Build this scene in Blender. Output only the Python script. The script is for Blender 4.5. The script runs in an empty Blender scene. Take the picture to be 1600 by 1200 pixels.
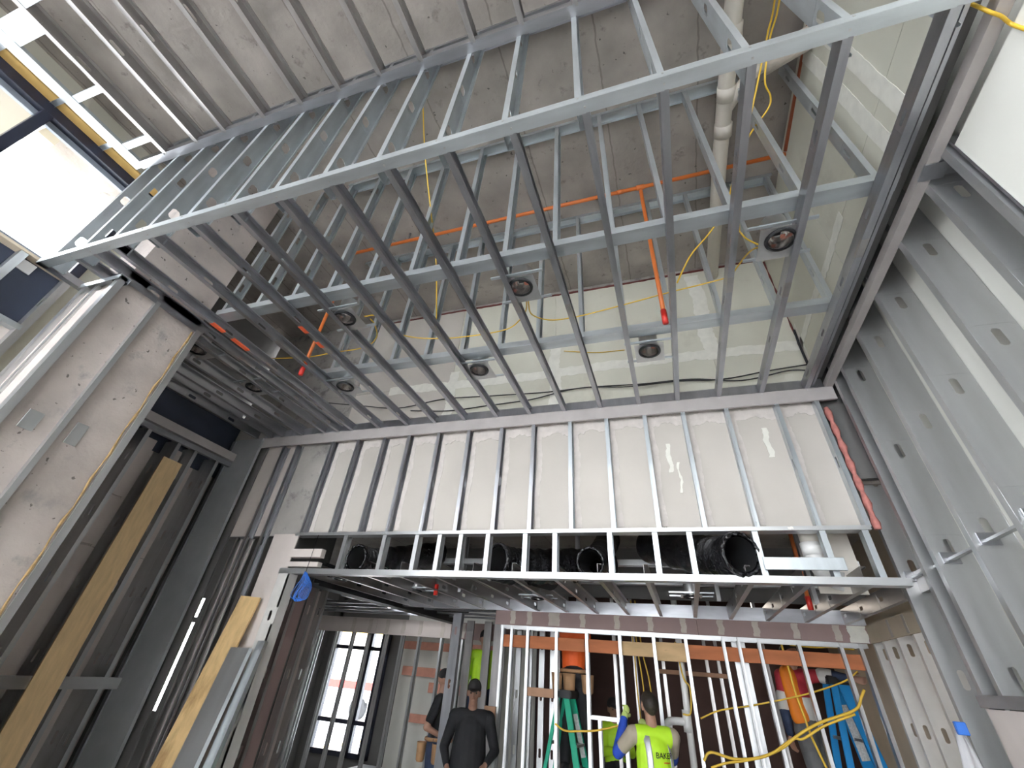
import bpy, bmesh, math, random
from mathutils import Vector, Matrix, Euler
random.seed(7)
S = bpy.context.scene
COL = S.collection
V = Vector

# ------------------------------------------------------------------ camera
cam = bpy.data.cameras.new('camera')
cam.sensor_fit = 'HORIZONTAL'
cam.sensor_width = 36.0
cam.lens = 666.283 / 1600 * 36.0
cam.shift_x = (800 - 803.52) / 1600
cam.shift_y = (534.18 - 600) / 1600
cam.clip_start = 0.05
cam_o = bpy.data.objects.new('camera', cam)
COL.objects.link(cam_o)
R = ((0.95007847, 0.30457377, 0.06771796), (0.1362179, -0.6001592, 0.78819644), (-0.28070552, 0.73962407, 0.61168673))
cam_o.matrix_world = Matrix(((R[0][0], R[1][0], -R[2][0], 0), (R[0][1], R[1][1], -R[2][1], 0), (R[0][2], R[1][2], -R[2][2], 1.85), (0, 0, 0, 1)))
S.camera = cam_o

# ------------------------------------------------------------------ world, exposure
w = bpy.data.worlds.new('overcast_sky')
S.world = w
w.use_nodes = True
bg = w.node_tree.nodes['Background']
bg.inputs[0].default_value = (0.95, 0.97, 1.0, 1)
bg.inputs[1].default_value = 7.0
S.view_settings.view_transform = 'Standard'
S.view_settings.look = 'None'
S.view_settings.exposure = 0.72
S.view_settings.gamma = 1
S.view_settings.use_curve_mapping = False
S.cycles.max_bounces = 8
S.cycles.diffuse_bounces = 5
S.cycles.glossy_bounces = 4
S.cycles.sample_clamp_indirect = 6


def area_lamp(name, loc, target, size, power, col):
    l = bpy.data.lights.new(name, 'AREA')
    l.size = size
    l.energy = power
    l.color = col
    o = bpy.data.objects.new(name, l)
    o.location = loc
    o.rotation_euler = (V(target) - V(loc)).to_track_quat('-Z', 'Y').to_euler()
    COL.objects.link(o)


# fill lights added to brighten the rear rooms, no lamps known there
area_lamp('rear_fill.001', (-4.6, 7.6, 2.7), (-4.8, 9.5, 1.2), 0.3, 9, (0.95, 0.97, 1.0))
area_lamp('rear_fill.002', (0.9, 8.6, 2.9), (0.4, 8.0, 1.0), 0.3, 5, (1.0, 0.9, 0.78))


# ------------------------------------------------------------------ materials
def newmat(name):
    m = bpy.data.materials.new(name)
    m.use_nodes = True
    nt = m.node_tree
    return m, nt, nt.nodes['Principled BSDF']


def mat(name, col, rough=0.6, metal=0.0, var=0.12, scale=6.0, bump=0.0, bscale=40.0, stretch=(1, 1, 1), trans=0.0, spots=None, pits=None):
    m, nt, b = newmat(name)
    tc = nt.nodes.new('ShaderNodeTexCoord')
    mp = nt.nodes.new('ShaderNodeMapping')
    mp.inputs['Scale'].default_value = stretch
    nt.links.new(tc.outputs['Object'], mp.inputs['Vector'])
    n = nt.nodes.new('ShaderNodeTexNoise')
    n.inputs['Scale'].default_value = scale
    n.inputs['Detail'].default_value = 6
    nt.links.new(mp.outputs[0], n.inputs['Vector'])
    cr = nt.nodes.new('ShaderNodeValToRGB')
    c = V(col)
    lo, hi = c * (1 - var), c * (1 + var)
    cr.color_ramp.elements[0].position = 0.3
    cr.color_ramp.elements[1].position = 0.7
    cr.color_ramp.elements[0].color = (*lo, 1)
    cr.color_ramp.elements[1].color = (*hi, 1)
    nt.links.new(n.outputs['Fac'], cr.inputs['Fac'])
    out = cr.outputs['Color']
    if spots:  # (colour, scale, threshold)
        n2 = nt.nodes.new('ShaderNodeTexNoise')
        n2.inputs['Scale'].default_value = spots[1]
        n2.inputs['Detail'].default_value = 8
        n2.inputs['Roughness'].default_value = 0.65
        nt.links.new(mp.outputs[0], n2.inputs['Vector'])
        r2 = nt.nodes.new('ShaderNodeValToRGB')
        r2.color_ramp.elements[0].position = spots[2]
        r2.color_ramp.elements[1].position = min(0.99, spots[2] + 0.12)
        nt.links.new(n2.outputs['Fac'], r2.inputs['Fac'])
        mx = nt.nodes.new('ShaderNodeMixRGB')
        mx.inputs['Color2'].default_value = (*spots[0], 1)
        nt.links.new(r2.outputs['Color'], mx.inputs['Fac'])
        nt.links.new(out, mx.inputs['Color1'])
        out = mx.outputs['Color']
    if pits:  # (colour, scale, threshold)
        n4 = nt.nodes.new('ShaderNodeTexNoise')
        n4.inputs['Scale'].default_value = pits[1]
        n4.inputs['Detail'].default_value = 2
        nt.links.new(mp.outputs[0], n4.inputs['Vector'])
        r4 = nt.nodes.new('ShaderNodeValToRGB')
        r4.color_ramp.elements[0].position = pits[2]
        r4.color_ramp.elements[1].position = pits[2] + 0.03
        nt.links.new(n4.outputs['Fac'], r4.inputs['Fac'])
        m4 = nt.nodes.new('ShaderNodeMixRGB')
        m4.inputs['Color2'].default_value = (*pits[0], 1)
        nt.links.new(r4.outputs['Color'], m4.inputs['Fac'])
        nt.links.new(out, m4.inputs['Color1'])
        out = m4.outputs['Color']
    nt.links.new(out, b.inputs['Base Color'])
    b.inputs['Roughness'].default_value = rough
    b.inputs['Metallic'].default_value = metal
    if trans:
        b.inputs['Transmission Weight'].default_value = trans
    if bump:
        n3 = nt.nodes.new('ShaderNodeTexNoise')
        n3.inputs['Scale'].default_value = bscale
        n3.inputs['Detail'].default_value = 5
        nt.links.new(mp.outputs[0], n3.inputs['Vector'])
        bp = nt.nodes.new('ShaderNodeBump')
        bp.inputs['Strength'].default_value = bump
        bp.inputs['Distance'].default_value = 0.01
        nt.links.new(n3.outputs['Fac'], bp.inputs['Height'])
        nt.links.new(bp.outputs[0], b.inputs['Normal'])
    return m


M = {}
M['galv'] = mat('galvanised_steel', (0.43, 0.435, 0.46), 0.34, 0.9, 0.16, 9, stretch=(1, 1, 0.25))
M['galv_blue'] = mat('galvanised_steel_cool', (0.56, 0.60, 0.625), 0.38, 0.78, 0.14, 9, stretch=(1, 1, 0.25))
M['galv_warm'] = mat('galvanised_steel_dull', (0.45, 0.43, 0.42), 0.36, 0.88, 0.16, 7, stretch=(1, 1, 0.25))
M['galv_wall'] = mat('galvanised_steel_wall', (0.54, 0.545, 0.55), 0.38, 0.78, 0.12, 5, stretch=(1, 1, 0.2), spots=((0.62, 0.62, 0.6), 3.0, 0.62))
M['concrete'] = mat('cast_concrete', (0.40, 0.375, 0.35), 0.85, 0, 0.18, 2.2, 0.3, 30, spots=((0.22, 0.21, 0.20), 4.5, 0.54))
M['concrete_pink'] = mat('patched_concrete', (0.46, 0.405, 0.375), 0.85, 0, 0.16, 2.6, 0.5, 22, spots=((0.30, 0.28, 0.27), 4.2, 0.58), pits=((0.16, 0.14, 0.13), 22, 0.70))
M['slab'] = mat('slab_soffit', (0.36, 0.325, 0.295), 0.9, 0, 0.22, 2.4, 0.5, 22, spots=((0.20, 0.18, 0.165), 7.5, 0.60), pits=((0.12, 0.11, 0.10), 18, 0.72))
M['floor'] = mat('floor_concrete', (0.40, 0.39, 0.38), 0.75, 0, 0.12, 3, 0.2, 30)
M['board'] = mat('grey_green_drywall', (0.66, 0.645, 0.555), 0.85, 0, 0.05, 1.3, spots=((0.58, 0.56, 0.48), 1.7, 0.58))
M['board_grey'] = mat('grey_drywall', (0.55, 0.51, 0.465), 0.85, 0, 0.06, 1.5, spots=((0.66, 0.64, 0.61), 9.0, 0.68))
M['board_white'] = mat('white_drywall', (0.76, 0.755, 0.70), 0.8, 0, 0.03, 1.5)
M['board_pink'] = mat('mauve_fire_drywall', (0.36, 0.255, 0.245), 0.85, 0, 0.06, 3)
M['board_rose'] = mat('dusty_rose_board', (0.64, 0.57, 0.535), 0.85, 0, 0.06, 3, spots=((0.42, 0.37, 0.36), 14, 0.7))
M['board_tan'] = mat('tan_drywall', (0.66, 0.56, 0.43), 0.85, 0, 0.06, 3)
M['mud'] = mat('joint_compound', (0.78, 0.765, 0.70), 0.85, 0, 0.06, 12, 0.3, 20)
M['mud_tan'] = mat('joint_compound_dull', (0.56, 0.50, 0.45), 0.85, 0, 0.06, 12)
M['mud_bay'] = mat('joint_compound_bay', (0.64, 0.59, 0.555), 0.85, 0, 0.08, 14, 0.3, 30)
M['band'] = mat('dusty_primed_steel', (0.50, 0.465, 0.455), 0.6, 0.15, 0.08, 5)
M['galv_lit'] = mat('galvanised_steel_lit', (0.74, 0.72, 0.69), 0.45, 0.25, 0.08, 5)  # lit copy of the steel: light on jamb and far-right studs is coloured in
M['osb2'] = mat('stained_strand_board', (0.70, 0.48, 0.23), 0.8, 0, 0.12, 20, stretch=(1, 1, 0.3), spots=((0.36, 0.21, 0.085), 2.6, 0.56))
M['caulk'] = mat('red_fire_caulk', (0.16, 0.035, 0.03), 0.6)
M['orange'] = mat('orange_pipe', (0.72, 0.19, 0.045), 0.38, 0, 0.06, 8)
M['red'] = mat('red_cap', (0.66, 0.035, 0.025), 0.35)
M['rust'] = mat('primer_red_pipe', (0.42, 0.10, 0.045), 0.5)
M['yellow'] = mat('yellow_cable', (0.78, 0.50, 0.05), 0.45, 0, 0.06, 10)
M['black'] = mat('black_rubber', (0.018, 0.018, 0.02), 0.5)
M['duct'] = mat('black_duct_film', (0.014, 0.014, 0.016), 0.22, 0, 0.3, 30, 0.8, 45)
M['duct_in'] = mat('duct_inside', (0.01, 0.01, 0.011), 0.8)
M['pvc'] = mat('white_pvc', (0.72, 0.67, 0.60), 0.4, 0, 0.05, 4)
M['pvc_white'] = mat('clean_white_pvc', (0.80, 0.79, 0.77), 0.35, 0, 0.03, 4)
M['insul'] = mat('pipe_insulation', (0.60, 0.54, 0.48), 0.95, 0, 0.12, 14, 0.5, 50)
M['osb'] = mat('tan_strand_board', (0.72, 0.52, 0.29), 0.8, 0, 0.10, 30, stretch=(1, 1, 0.15))
M['ply'] = mat('light_plywood', (0.62, 0.42, 0.22), 0.75, 0, 0.14, 9, stretch=(0.3, 1, 1), spots=((0.22, 0.11, 0.05), 4.5, 0.66))
M['wood_orange'] = mat('fire_treated_lumber', (0.55, 0.185, 0.075), 0.75, 0, 0.18, 8, stretch=(0.25, 1, 1.2))
M['wood_brown'] = mat('brown_scrap_board', (0.42, 0.24, 0.15), 0.8, 0, 0.12, 8)
M['wood_pink'] = mat('pink_treated_lumber', (0.78, 0.38, 0.28), 0.75, 0, 0.08, 8)
M['navy'] = mat('dark_weather_membrane', (0.035, 0.045, 0.075), 0.5, 0, 0.15, 5)
M['frame_dark'] = mat('dark_window_frame', (0.022, 0.026, 0.045), 0.35)
M['frame_grey'] = mat('grey_window_trim', (0.30, 0.33, 0.38), 0.45, 0.3)
M['sheath'] = mat('yellow_sheathing', (0.62, 0.40, 0.13), 0.8, 0, 0.10, 5)
M['slot_dark'] = mat('dark_slot', (0.035, 0.038, 0.04), 0.6)
M['shield'] = mat('lamp_reflector', (0.55, 0.52, 0.50), 0.18, 0.95, 0.1, 10)
M['plate'] = mat('lamp_steel', (0.56, 0.56, 0.56), 0.35, 0.75, 0.08, 10)
M['salmon'] = mat('red_reflection', (0.62, 0.22, 0.16), 0.6)
M['insul_pink'] = mat('pink_insulation', (0.62, 0.24, 0.21), 0.95, 0, 0.2, 18, 0.6, 40)
M['foam'] = mat('brown_foam_seal', (0.36, 0.24, 0.11), 0.9, 0, 0.3, 20, 0.6, 40)
M['blue_twine'] = mat('blue_twine', (0.03, 0.15, 0.55), 0.5)
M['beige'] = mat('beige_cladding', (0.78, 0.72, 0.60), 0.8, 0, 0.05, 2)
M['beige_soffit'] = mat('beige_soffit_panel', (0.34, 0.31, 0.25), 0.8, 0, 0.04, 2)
M['paving'] = mat('grey_paving', (0.30, 0.30, 0.30), 0.85, 0, 0.1, 2)
M['white'] = mat('white_paint', (0.82, 0.82, 0.84), 0.7, 0, 0.02, 3)
M['paint_orange'] = mat('orange_marking_paint', (0.80, 0.13, 0.05), 0.6)
M['skin'] = mat('skin', (0.42, 0.23, 0.16), 0.55, 0, 0.06, 12)
M['skin_dark'] = mat('skin_tan', (0.30, 0.16, 0.11), 0.55, 0, 0.06, 12)
M['hair'] = mat('dark_hair', (0.035, 0.026, 0.02), 0.6, 0, 0.3, 40, 0.5, 60)
M['hivis'] = mat('hi_vis_lime', (0.52, 0.86, 0.03), 0.6, 0, 0.05, 9, 0.15, 14)
M['hivis_orange'] = mat('hi_vis_orange', (0.95, 0.14, 0.02), 0.65, 0, 0.05, 9, 0.15, 14)
M['vest_orange'] = mat('orange_vest', (0.95, 0.26, 0.02), 0.65, 0, 0.05, 9, 0.15, 14)
M['reflect'] = mat('silver_reflective_tape', (0.50, 0.50, 0.53), 0.35, 0.3)
M['blue_shirt'] = mat('royal_blue_sleeve', (0.03, 0.09, 0.55), 0.7, 0, 0.1, 9, 0.2, 14)
M['khaki'] = mat('khaki_shirt', (0.44, 0.38, 0.29), 0.8, 0, 0.08, 9, 0.2, 14)
M['black_cloth'] = mat('black_cloth', (0.014, 0.014, 0.016), 0.85, 0, 0.2, 9, 0.3, 12)
M['denim'] = mat('dark_denim', (0.03, 0.045, 0.09), 0.85, 0, 0.2, 12, 0.3, 14)
M['grey_cloth'] = mat('grey_work_trousers', (0.14, 0.14, 0.14), 0.85, 0, 0.15, 9, 0.3, 14)
M['red_cloth'] = mat('crimson_cloth', (0.42, 0.03, 0.045), 0.8, 0, 0.1, 9, 0.2, 14)
M['white_cloth'] = mat('white_cloth', (0.66, 0.64, 0.60), 0.8, 0, 0.06, 9, 0.2, 14)
M['leather'] = mat('tan_leather', (0.42, 0.24, 0.12), 0.7, 0, 0.15, 14, 0.2, 30)
M['glove'] = mat('lime_glove', (0.58, 0.72, 0.22), 0.75)
M['hat_dark'] = mat('dark_cap_fabric', (0.02, 0.018, 0.018), 0.8)
M['lad_green'] = mat('green_fibreglass', (0.0, 0.36, 0.21), 0.4, 0, 0.06, 5)
M['lad_blue'] = mat('blue_fibreglass', (0.015, 0.26, 0.62), 0.4, 0, 0.06, 5)
M['label'] = mat('pale_sticker', (0.62, 0.63, 0.62), 0.5, 0, 0.2, 60)
M['tile_white'] = mat('pale_material', (0.62, 0.64, 0.66), 0.7)
M['eye'] = mat('eye', (0.03, 0.02, 0.015), 0.3)
M['ink'] = mat('black_print', (0.01, 0.012, 0.02), 0.6)
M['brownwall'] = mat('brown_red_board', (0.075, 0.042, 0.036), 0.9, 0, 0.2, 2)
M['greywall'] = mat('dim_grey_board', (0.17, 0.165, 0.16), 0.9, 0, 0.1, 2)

# slab: faint form-board lines
nt = M['slab'].node_tree
b = nt.nodes['Principled BSDF']
src = b.inputs['Base Color'].links[0].from_socket
tc = nt.nodes.new('ShaderNodeTexCoord')
sep = nt.nodes.new('ShaderNodeSeparateXYZ')
nt.links.new(tc.outputs['Object'], sep.inputs[0])
ns = nt.nodes.new('ShaderNodeTexNoise')
ns.inputs['Scale'].default_value = 9
nt.links.new(tc.outputs['Object'], ns.inputs['Vector'])
ad = nt.nodes.new('ShaderNodeMath'); ad.operation = 'MULTIPLY_ADD'
ad.inputs[1].default_value = 0.03
nt.links.new(ns.outputs['Fac'], ad.inputs[0]); nt.links.new(sep.outputs['X'], ad.inputs[2])
dv = nt.nodes.new('ShaderNodeMath'); dv.operation = 'DIVIDE'; dv.inputs[1].default_value = 0.82
nt.links.new(ad.outputs[0], dv.inputs[0])
fr = nt.nodes.new('ShaderNodeMath'); fr.operation = 'FRACT'
nt.links.new(dv.outputs[0], fr.inputs[0])
lt = nt.nodes.new('ShaderNodeMath'); lt.operation = 'LESS_THAN'; lt.inputs[1].default_value = 0.018
nt.links.new(fr.outputs[0], lt.inputs[0])
ml = nt.nodes.new('ShaderNodeMath'); ml.operation = 'MULTIPLY'; ml.inputs[1].default_value = 0.5
nt.links.new(lt.outputs[0], ml.inputs[0])
mx = nt.nodes.new('ShaderNodeMixRGB'); mx.inputs['Color2'].default_value = (0.12, 0.105, 0.095, 1)
nt.links.new(ml.outputs[0], mx.inputs['Fac']); nt.links.new(src, mx.inputs['Color1'])
nt.links.new(mx.outputs[0], b.inputs['Base Color'])

# glass: clear pane
gm, gnt, gb = newmat('window_glass')
gb.inputs['Base Color'].default_value = (0.97, 0.99, 1, 1)
gb.inputs['Roughness'].default_value = 0.0
gb.inputs['Transmission Weight'].default_value = 1.0
gb.inputs['IOR'].default_value = 1.05
M['glass'] = gm


# ------------------------------------------------------------------ object helpers
def root(name, label=None, cat=None, loc=(0, 0, 0), group=None, kind=None):
    o = bpy.data.objects.new(name, None)
    o.empty_display_size = 0.1
    COL.objects.link(o)
    o.location = loc
    tag(o, label, cat, group, kind)
    return o


def tag(o, label=None, cat=None, group=None, kind=None):
    if label: o['label'] = label
    if cat: o['category'] = cat
    if group: o['group'] = group
    if kind: o['kind'] = kind
    return o


def world(o):
    m4 = o.matrix_basis.copy()
    while o.parent is not None:
        o = o.parent
        m4 = o.matrix_basis @ m4
    return m4


def offset(parent):
    return world(parent).translation


def link(name, me, m, parent=None, mw=None):
    o = bpy.data.objects.new(name, me)
    COL.objects.link(o)
    if m and not me.materials:
        me.materials.append(m)
    mw = mw or Matrix.Identity(4)
    if parent is not None:
        o.parent = parent
        mw = world(parent).inverted() @ mw
    o.matrix_basis = mw
    return o


def done(bm, name):
    bmesh.ops.recalc_face_normals(bm, faces=bm.faces)
    me = bpy.data.meshes.new(name)
    bm.to_mesh(me)
    bm.free()
    return me


def smooth(me):
    for p in me.polygons:
        p.use_smooth = True
    return me


def obj(name, bm, m, parent=None, sm=False):
    """bm holds world coordinates"""
    me = done(bm, name)
    if sm: smooth(me)
    return link(name, me, m, parent)


def bx(bm, x0, x1, y0, y1, z0, z1):
    vs = [bm.verts.new((x, y, z)) for x in (x0, x1) for y in (y0, y1) for z in (z0, z1)]
    for f in ((0, 1, 3, 2), (4, 6, 7, 5), (0, 4, 5, 1), (2, 3, 7, 6), (0, 2, 6, 4), (1, 5, 7, 3)):
        bm.faces.new([vs[i] for i in f])
    return vs


def box(name, d, m, parent=None):
    bm = bmesh.new()
    bx(bm, *d)
    return obj(name, bm, m, parent)


def bevbox(name, d, m, parent=None, r=0.004):
    bm = bmesh.new()
    bx(bm, *d)
    bmesh.ops.bevel(bm, geom=bm.edges[:], offset=r, segments=1, affect='EDGES')
    return obj(name, bm, m, parent)


def frame(d):
    d = d.normalized()
    a = V((0, 0, 1)) if abs(d.z) < 0.9 else V((1, 0, 0))
    u = d.cross(a).normalized()
    return u, d.cross(u).normalized()


def spline(pts, n=6):
    pts = [V(p) for p in pts]
    if len(pts) < 3:
        return pts
    out = []
    P = [pts[0] * 2 - pts[1]] + pts + [pts[-1] * 2 - pts[-2]]
    for i in range(1, len(P) - 2):
        p0, p1, p2, p3 = P[i - 1:i + 3]
        for k in range(n):
            t = k / n
            out.append(0.5 * ((2 * p1) + (p2 - p0) * t + (2 * p0 - 5 * p1 + 4 * p2 - p3) * t * t + (3 * p1 - p0 - 3 * p2 + p3) * t ** 3))
    out.append(pts[-1])
    return out


def tube(bm, pts, r, seg=8, caps=True):
    pts = [V(p) for p in pts]
    rr = r if isinstance(r, (list, tuple)) else [r] * len(pts)
    rings = []
    u = None
    for i, p in enumerate(pts):
        d = (pts[min(i + 1, len(pts) - 1)] - pts[max(i - 1, 0)])
        if d.length < 1e-9: d = V((0, 0, 1))
        d.normalize()
        if u is None:
            u, v = frame(d)
        else:
            u = (u - d * u.dot(d))
            if u.length < 1e-6:
                u, v = frame(d)
            u.normalize()
            v = d.cross(u)
        rings.append([bm.verts.new(p + (u * math.cos(2 * math.pi * k / seg) + v * math.sin(2 * math.pi * k / seg)) * rr[i]) for k in range(seg)])
    for a, c in zip(rings, rings[1:]):
        for k in range(seg):
            bm.faces.new((a[k], a[(k + 1) % seg], c[(k + 1) % seg], c[k]))
    if caps:
        bm.faces.new(rings[0][::-1])
        bm.faces.new(rings[-1])


def tubeobj(name, pts, r, m, parent=None, seg=8, n=6):
    bm = bmesh.new()
    tube(bm, spline(pts, n) if n else pts, r, seg)
    return obj(name, bm, m, parent, sm=True)


def lathe(bm, prof, M4, seg=24):
    """prof: (radius, height) pairs turned round local Z, then moved by M4"""
    rings = []
    for r, h in prof:
        rings.append([bm.verts.new(M4 @ V((r * math.cos(2 * math.pi * k / seg), r * math.sin(2 * math.pi * k / seg), h))) for k in range(seg)])
    for a, c in zip(rings, rings[1:]):
        for k in range(seg):
            bm.faces.new((a[k], a[(k + 1) % seg], c[(k + 1) % seg], c[k]))


# ------------------------------------------------------------------ cold-formed steel sections
SEC = {}


def web_with_slots(bm, L, W, holes, T):
    """flat web x 0..W, z 0..L at y = 0, with slots (centre z, half length, half width); T closes it to a thickness later"""
    z = 0.0

    def quad(a, b_, c, d):
        bm.faces.new([bm.verts.new((p[0], 0, p[1])) for p in (a, b_, c, d)])
    H = W / 2
    for zc, hl, hw in holes:
        e = 0.03
        a0, a1 = zc - hl - e, zc + hl + e
        if a0 < z or a1 > L: continue
        if a0 > z: quad((0, z), (W, z), (W, a0), (0, a0))
        c, d = hw * 0.5, hl - hw * 0.55
        E_ = hl + e
        inn = [(hl, -c), (hl, c), (d, hw), (-d, hw), (-hl, c), (-hl, -c), (-d, -hw), (d, -hw)]
        o8 = [(E_, -c), (E_, c), (d, H), (-d, H), (-E_, c), (-E_, -c), (-d, -H), (d, -H)]
        cor = {1: (E_, H), 3: (-E_, H), 5: (-E_, -H), 7: (E_, -H)}
        for i in range(8):
            j = (i + 1) % 8
            poly = [inn[i], o8[i]] + ([cor[i]] if i in cor else []) + [o8[j], inn[j]]
            bm.faces.new([bm.verts.new((H + q[1], 0, zc + q[0])) for q in reversed(poly)])
        z = a1
    quad((0, z), (W, z), (W, L), (0, L))


def section(L, W, F, lip, holes):
    key = (round(L, 3), W, F, lip, holes)
    if key in SEC: return SEC[key]
    bm = bmesh.new()
    hl = []
    if holes:
        z0, step, a, w_ = holes
        z = z0
        while z < L - 0.1:
            hl.append((z, a, w_)); z += step
    web_with_slots(bm, L, W, hl, 0)

    def strip(p, q):
        bm.faces.new([bm.verts.new((*p, 0)), bm.verts.new((*q, 0)), bm.verts.new((*q, L)), bm.verts.new((*p, L))])
    strip((0, 0), (0, F)); strip((W, 0), (W, F))
    if lip:
        strip((0, F), (lip, F)); strip((W, F), (W - lip, F))
    bmesh.ops.remove_doubles(bm, verts=bm.verts, dist=0.0002)
    bmesh.ops.solidify(bm, geom=bm.faces[:], thickness=0.0014)
    SEC[key] = done(bm, 'section')
    return SEC[key]


SECM = {}


def steel(name, base, axis, L, web, flange, W=0.092, F=0.041, lip=0.010, holes=None, m='galv', parent=None):
    """C-section: corner of web and first flange starts at base and runs L along axis; web spans W along `web`, flanges F along `flange`"""
    axis, web, flange, base = V(axis).normalized(), V(web).normalized(), V(flange).normalized(), V(base)
    if web.cross(flange).dot(axis) < 0:
        base = base + web * W
        web = -web
    me = section(L, W, F, lip, holes)
    key = (me.name, m)
    if key not in SECM:
        if not me.materials:
            me.materials.append(M[m]); SECM[key] = me
        else:
            me2 = me.copy(); me2.materials.clear(); me2.materials.append(M[m]); SECM[key] = me2
    me = SECM[key]
    mw = Matrix((( web.x, flange.x, axis.x, base.x), (web.y, flange.y, axis.y, base.y), (web.z, flange.z, axis.z, base.z), (0, 0, 0, 1)))
    return link(name, me, None, parent, mw)


HOLE = (0.45, 0.61, 0.05, 0.018)          # ordinary punch-outs
BIGHOLE = (0.33, 0.62, 0.05, 0.032)
X, Y, Z = V((1, 0, 0)), V((0, 1, 0)), V((0, 0, 1))
H1, YF, YB, ZS, Z2, XR = 4.231, 1.069, 4.233, 6.18, 5.68, 1.70

# ================================================================== SETTING
tag(box('floor', (-9, 4, -9, 12, -0.2, 0.0), M['floor']), kind='structure')
cl = root('ceiling', kind='structure', loc=(0, 0, ZS))
box('slab', (-6.2, 2.2, -5.2, 4.5, ZS, ZS + 0.25), M['slab'], cl)
tag(box('ceiling_rear', (-9, 3.0, 4.5, 11, 3.38, 3.6), M['slab']), kind='structure')

# ---- left concrete pier with its steel furring
pier = root('wall_left_pier', kind='structure', loc=(-4.2, 1.65, 0))
box('concrete_core', (-4.44, -4.02, 1.335, 2.03, 0, ZS), M['concrete_pink'], pier)
steel('furring', (-3.976, 1.285, 0), Z, H1 - 0.02, -X, Y, W=0.06, F=0.05, lip=0, m='galv_wall', parent=pier)
steel('furring', (-3.976, 1.60, 0), Z, H1 - 0.02, -X, Y, W=0.042, F=0.036, lip=0, m='galv_wall', parent=pier)
steel('furring', (-3.976, 2.055, 0), Z, H1 - 0.02, -X, -Y, W=0.092, F=0.05, lip=0.01, holes=HOLE, m='galv_wall', parent=pier)
steel('furring', (-4.44, 1.285, 0), Z, H1 - 0.05, X, Y, W=0.06, F=0.045, lip=0, m='galv_wall', parent=pier)
steel('furring', (-4.30, 1.30, 0), Z, H1 - 0.05, X, Y, W=0.04, F=0.03, lip=0, m='galv_wall', parent=pier)
box('facing_board', (-4.40, -4.03, 1.318, 1.333, 0, H1 - 0.1), M['board_rose'], pier)
bm = bmesh.new()
n = 40
pts = [(-3.998, 1.992 + 0.006 * math.sin(i * 1.7), H1 - 0.06 - i * 0.1) for i in range(n)]
tube(bm, pts, [0.008 + 0.004 * math.sin(i * 2.3) for i in range(n)], 6)
obj('foam_seal', bm, M['foam'], pier)
steel('top_track', (-3.976, 1.27, H1), Y, 0.80, -X, -Z, W=0.10, F=0.05, lip=0, m='galv', parent=pier)
steel('top_track', (-4.46, 1.27, H1 - 0.02), X, 0.5, Y, -Z, W=0.08, F=0.05, lip=0, m='galv_blue', parent=pier)
for (y, z, a, c) in ((1.70, 2.93, 0.08, 0.16), (1.42, 2.92, 0.09, 0.13)):
    bevbox('patch_plate', (-4.02, -4.012, y, y + a, z, z + c), M['galv_wall'], pier, 0.002)

# ---- left outer wall (above, beside the camera) with window 1
XW = -4.95
wl = root('wall_left', kind='structure', loc=(XW, 0, 0))
box('membrane', (XW - 0.02, XW, -0.6, 1.3, 2.4, 4.40), M['navy'], wl)
box('sheathing', (XW - 0.05, XW - 0.02, -0.6, 1.34, 0, 4.40), M['sheath'], wl)
box('drywall_panel', (XW + 0.0, XW + 0.014, -0.6, 1.3, 0, 3.80), M['board_rose'], wl)
for y in (-0.55, -0.1, 0.42, 0.93, 1.28):
    steel('stud', (XW + 0.10, y, 0), Z, 4.38, -X, Y, W=0.09, F=0.055, holes=HOLE, m='galv_wall', parent=wl)
steel('rail', (XW + 0.10, -0.6, 3.80), Y, 1.9, -X, Z, W=0.09, F=0.045, lip=0, m='galv_blue', parent=wl)
steel('rail', (XW + 0.10, -0.6, 3.28), Y, 1.9, -X, Z, W=0.09, F=0.045, lip=0, m='galv_blue', parent=wl)
bevbox('clip_plate', (XW + 0.005, XW + 0.02, 0.99, 1.10, 4.27, 4.37), M['white'], wl, 0.003)
bevbox('sill_board', (XW - 0.02, XW + 0.10, -2.2, 1.34, 4.385, 4.41), M['board_tan'], wl)
box('end_sheathing', (XW - 0.25, XW - 0.05, 1.28, 2.06, 0, ZS), M['board'], wl)
box('head_sheathing', (XW + 0.02, XW + 0.13, -7.0, 1.35, 5.76, 5.78), M['sheath'], wl)
box('head_board', (XW - 0.05, XW - 0.02, -7.0, 1.35, 5.79, ZS), M['board'], wl)
for y in (-0.62, -0.18, 0.28, 0.72):
    steel('strap', (XW + 0.01, y, 5.758), X, 0.26, Y, -Z, W=0.045, F=0.012, lip=0, m='galv_blue', parent=wl)

win = root('window_1', kind='structure', loc=(XW, 0, 4.42))
fr_ = M['frame_dark']
bevbox('head', (XW - 0.12, XW + 0.02, -7.0, 1.36, 5.655, 5.765), fr_, win)
bevbox('sill', (XW - 0.12, XW + 0.03, -7.0, 1.36, 4.41, 4.465), M['frame_grey'], win)
for y0, y1 in ((0.30, 0.385), (1.28, 1.36), (-1.25, -1.17), (-2.8, -2.72), (-4.3, -4.22), (-5.8, -5.72)):
    bevbox('mullion', (XW - 0.12, XW + 0.02, y0, y1, 4.46, 5.66), fr_, win)
bevbox('stop', (XW - 0.10, XW - 0.06, 0.385, 1.28, 5.60, 5.658), M['frame_grey'], win, 0.003)
bevbox('stop', (XW - 0.10, XW - 0.06, -1.17, 0.30, 5.60, 5.658), M['frame_grey'], win, 0.003)
for y0, y1 in ((0.385, 1.28), (-1.17, 0.30), (-2.72, -1.25), (-4.22, -2.8), (-5.72, -4.3), (-7.0, -5.8)):
    box('pane', (XW - 0.075, XW - 0.068, y0, y1, 4.46, 5.66), M['glass'], win)

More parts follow.
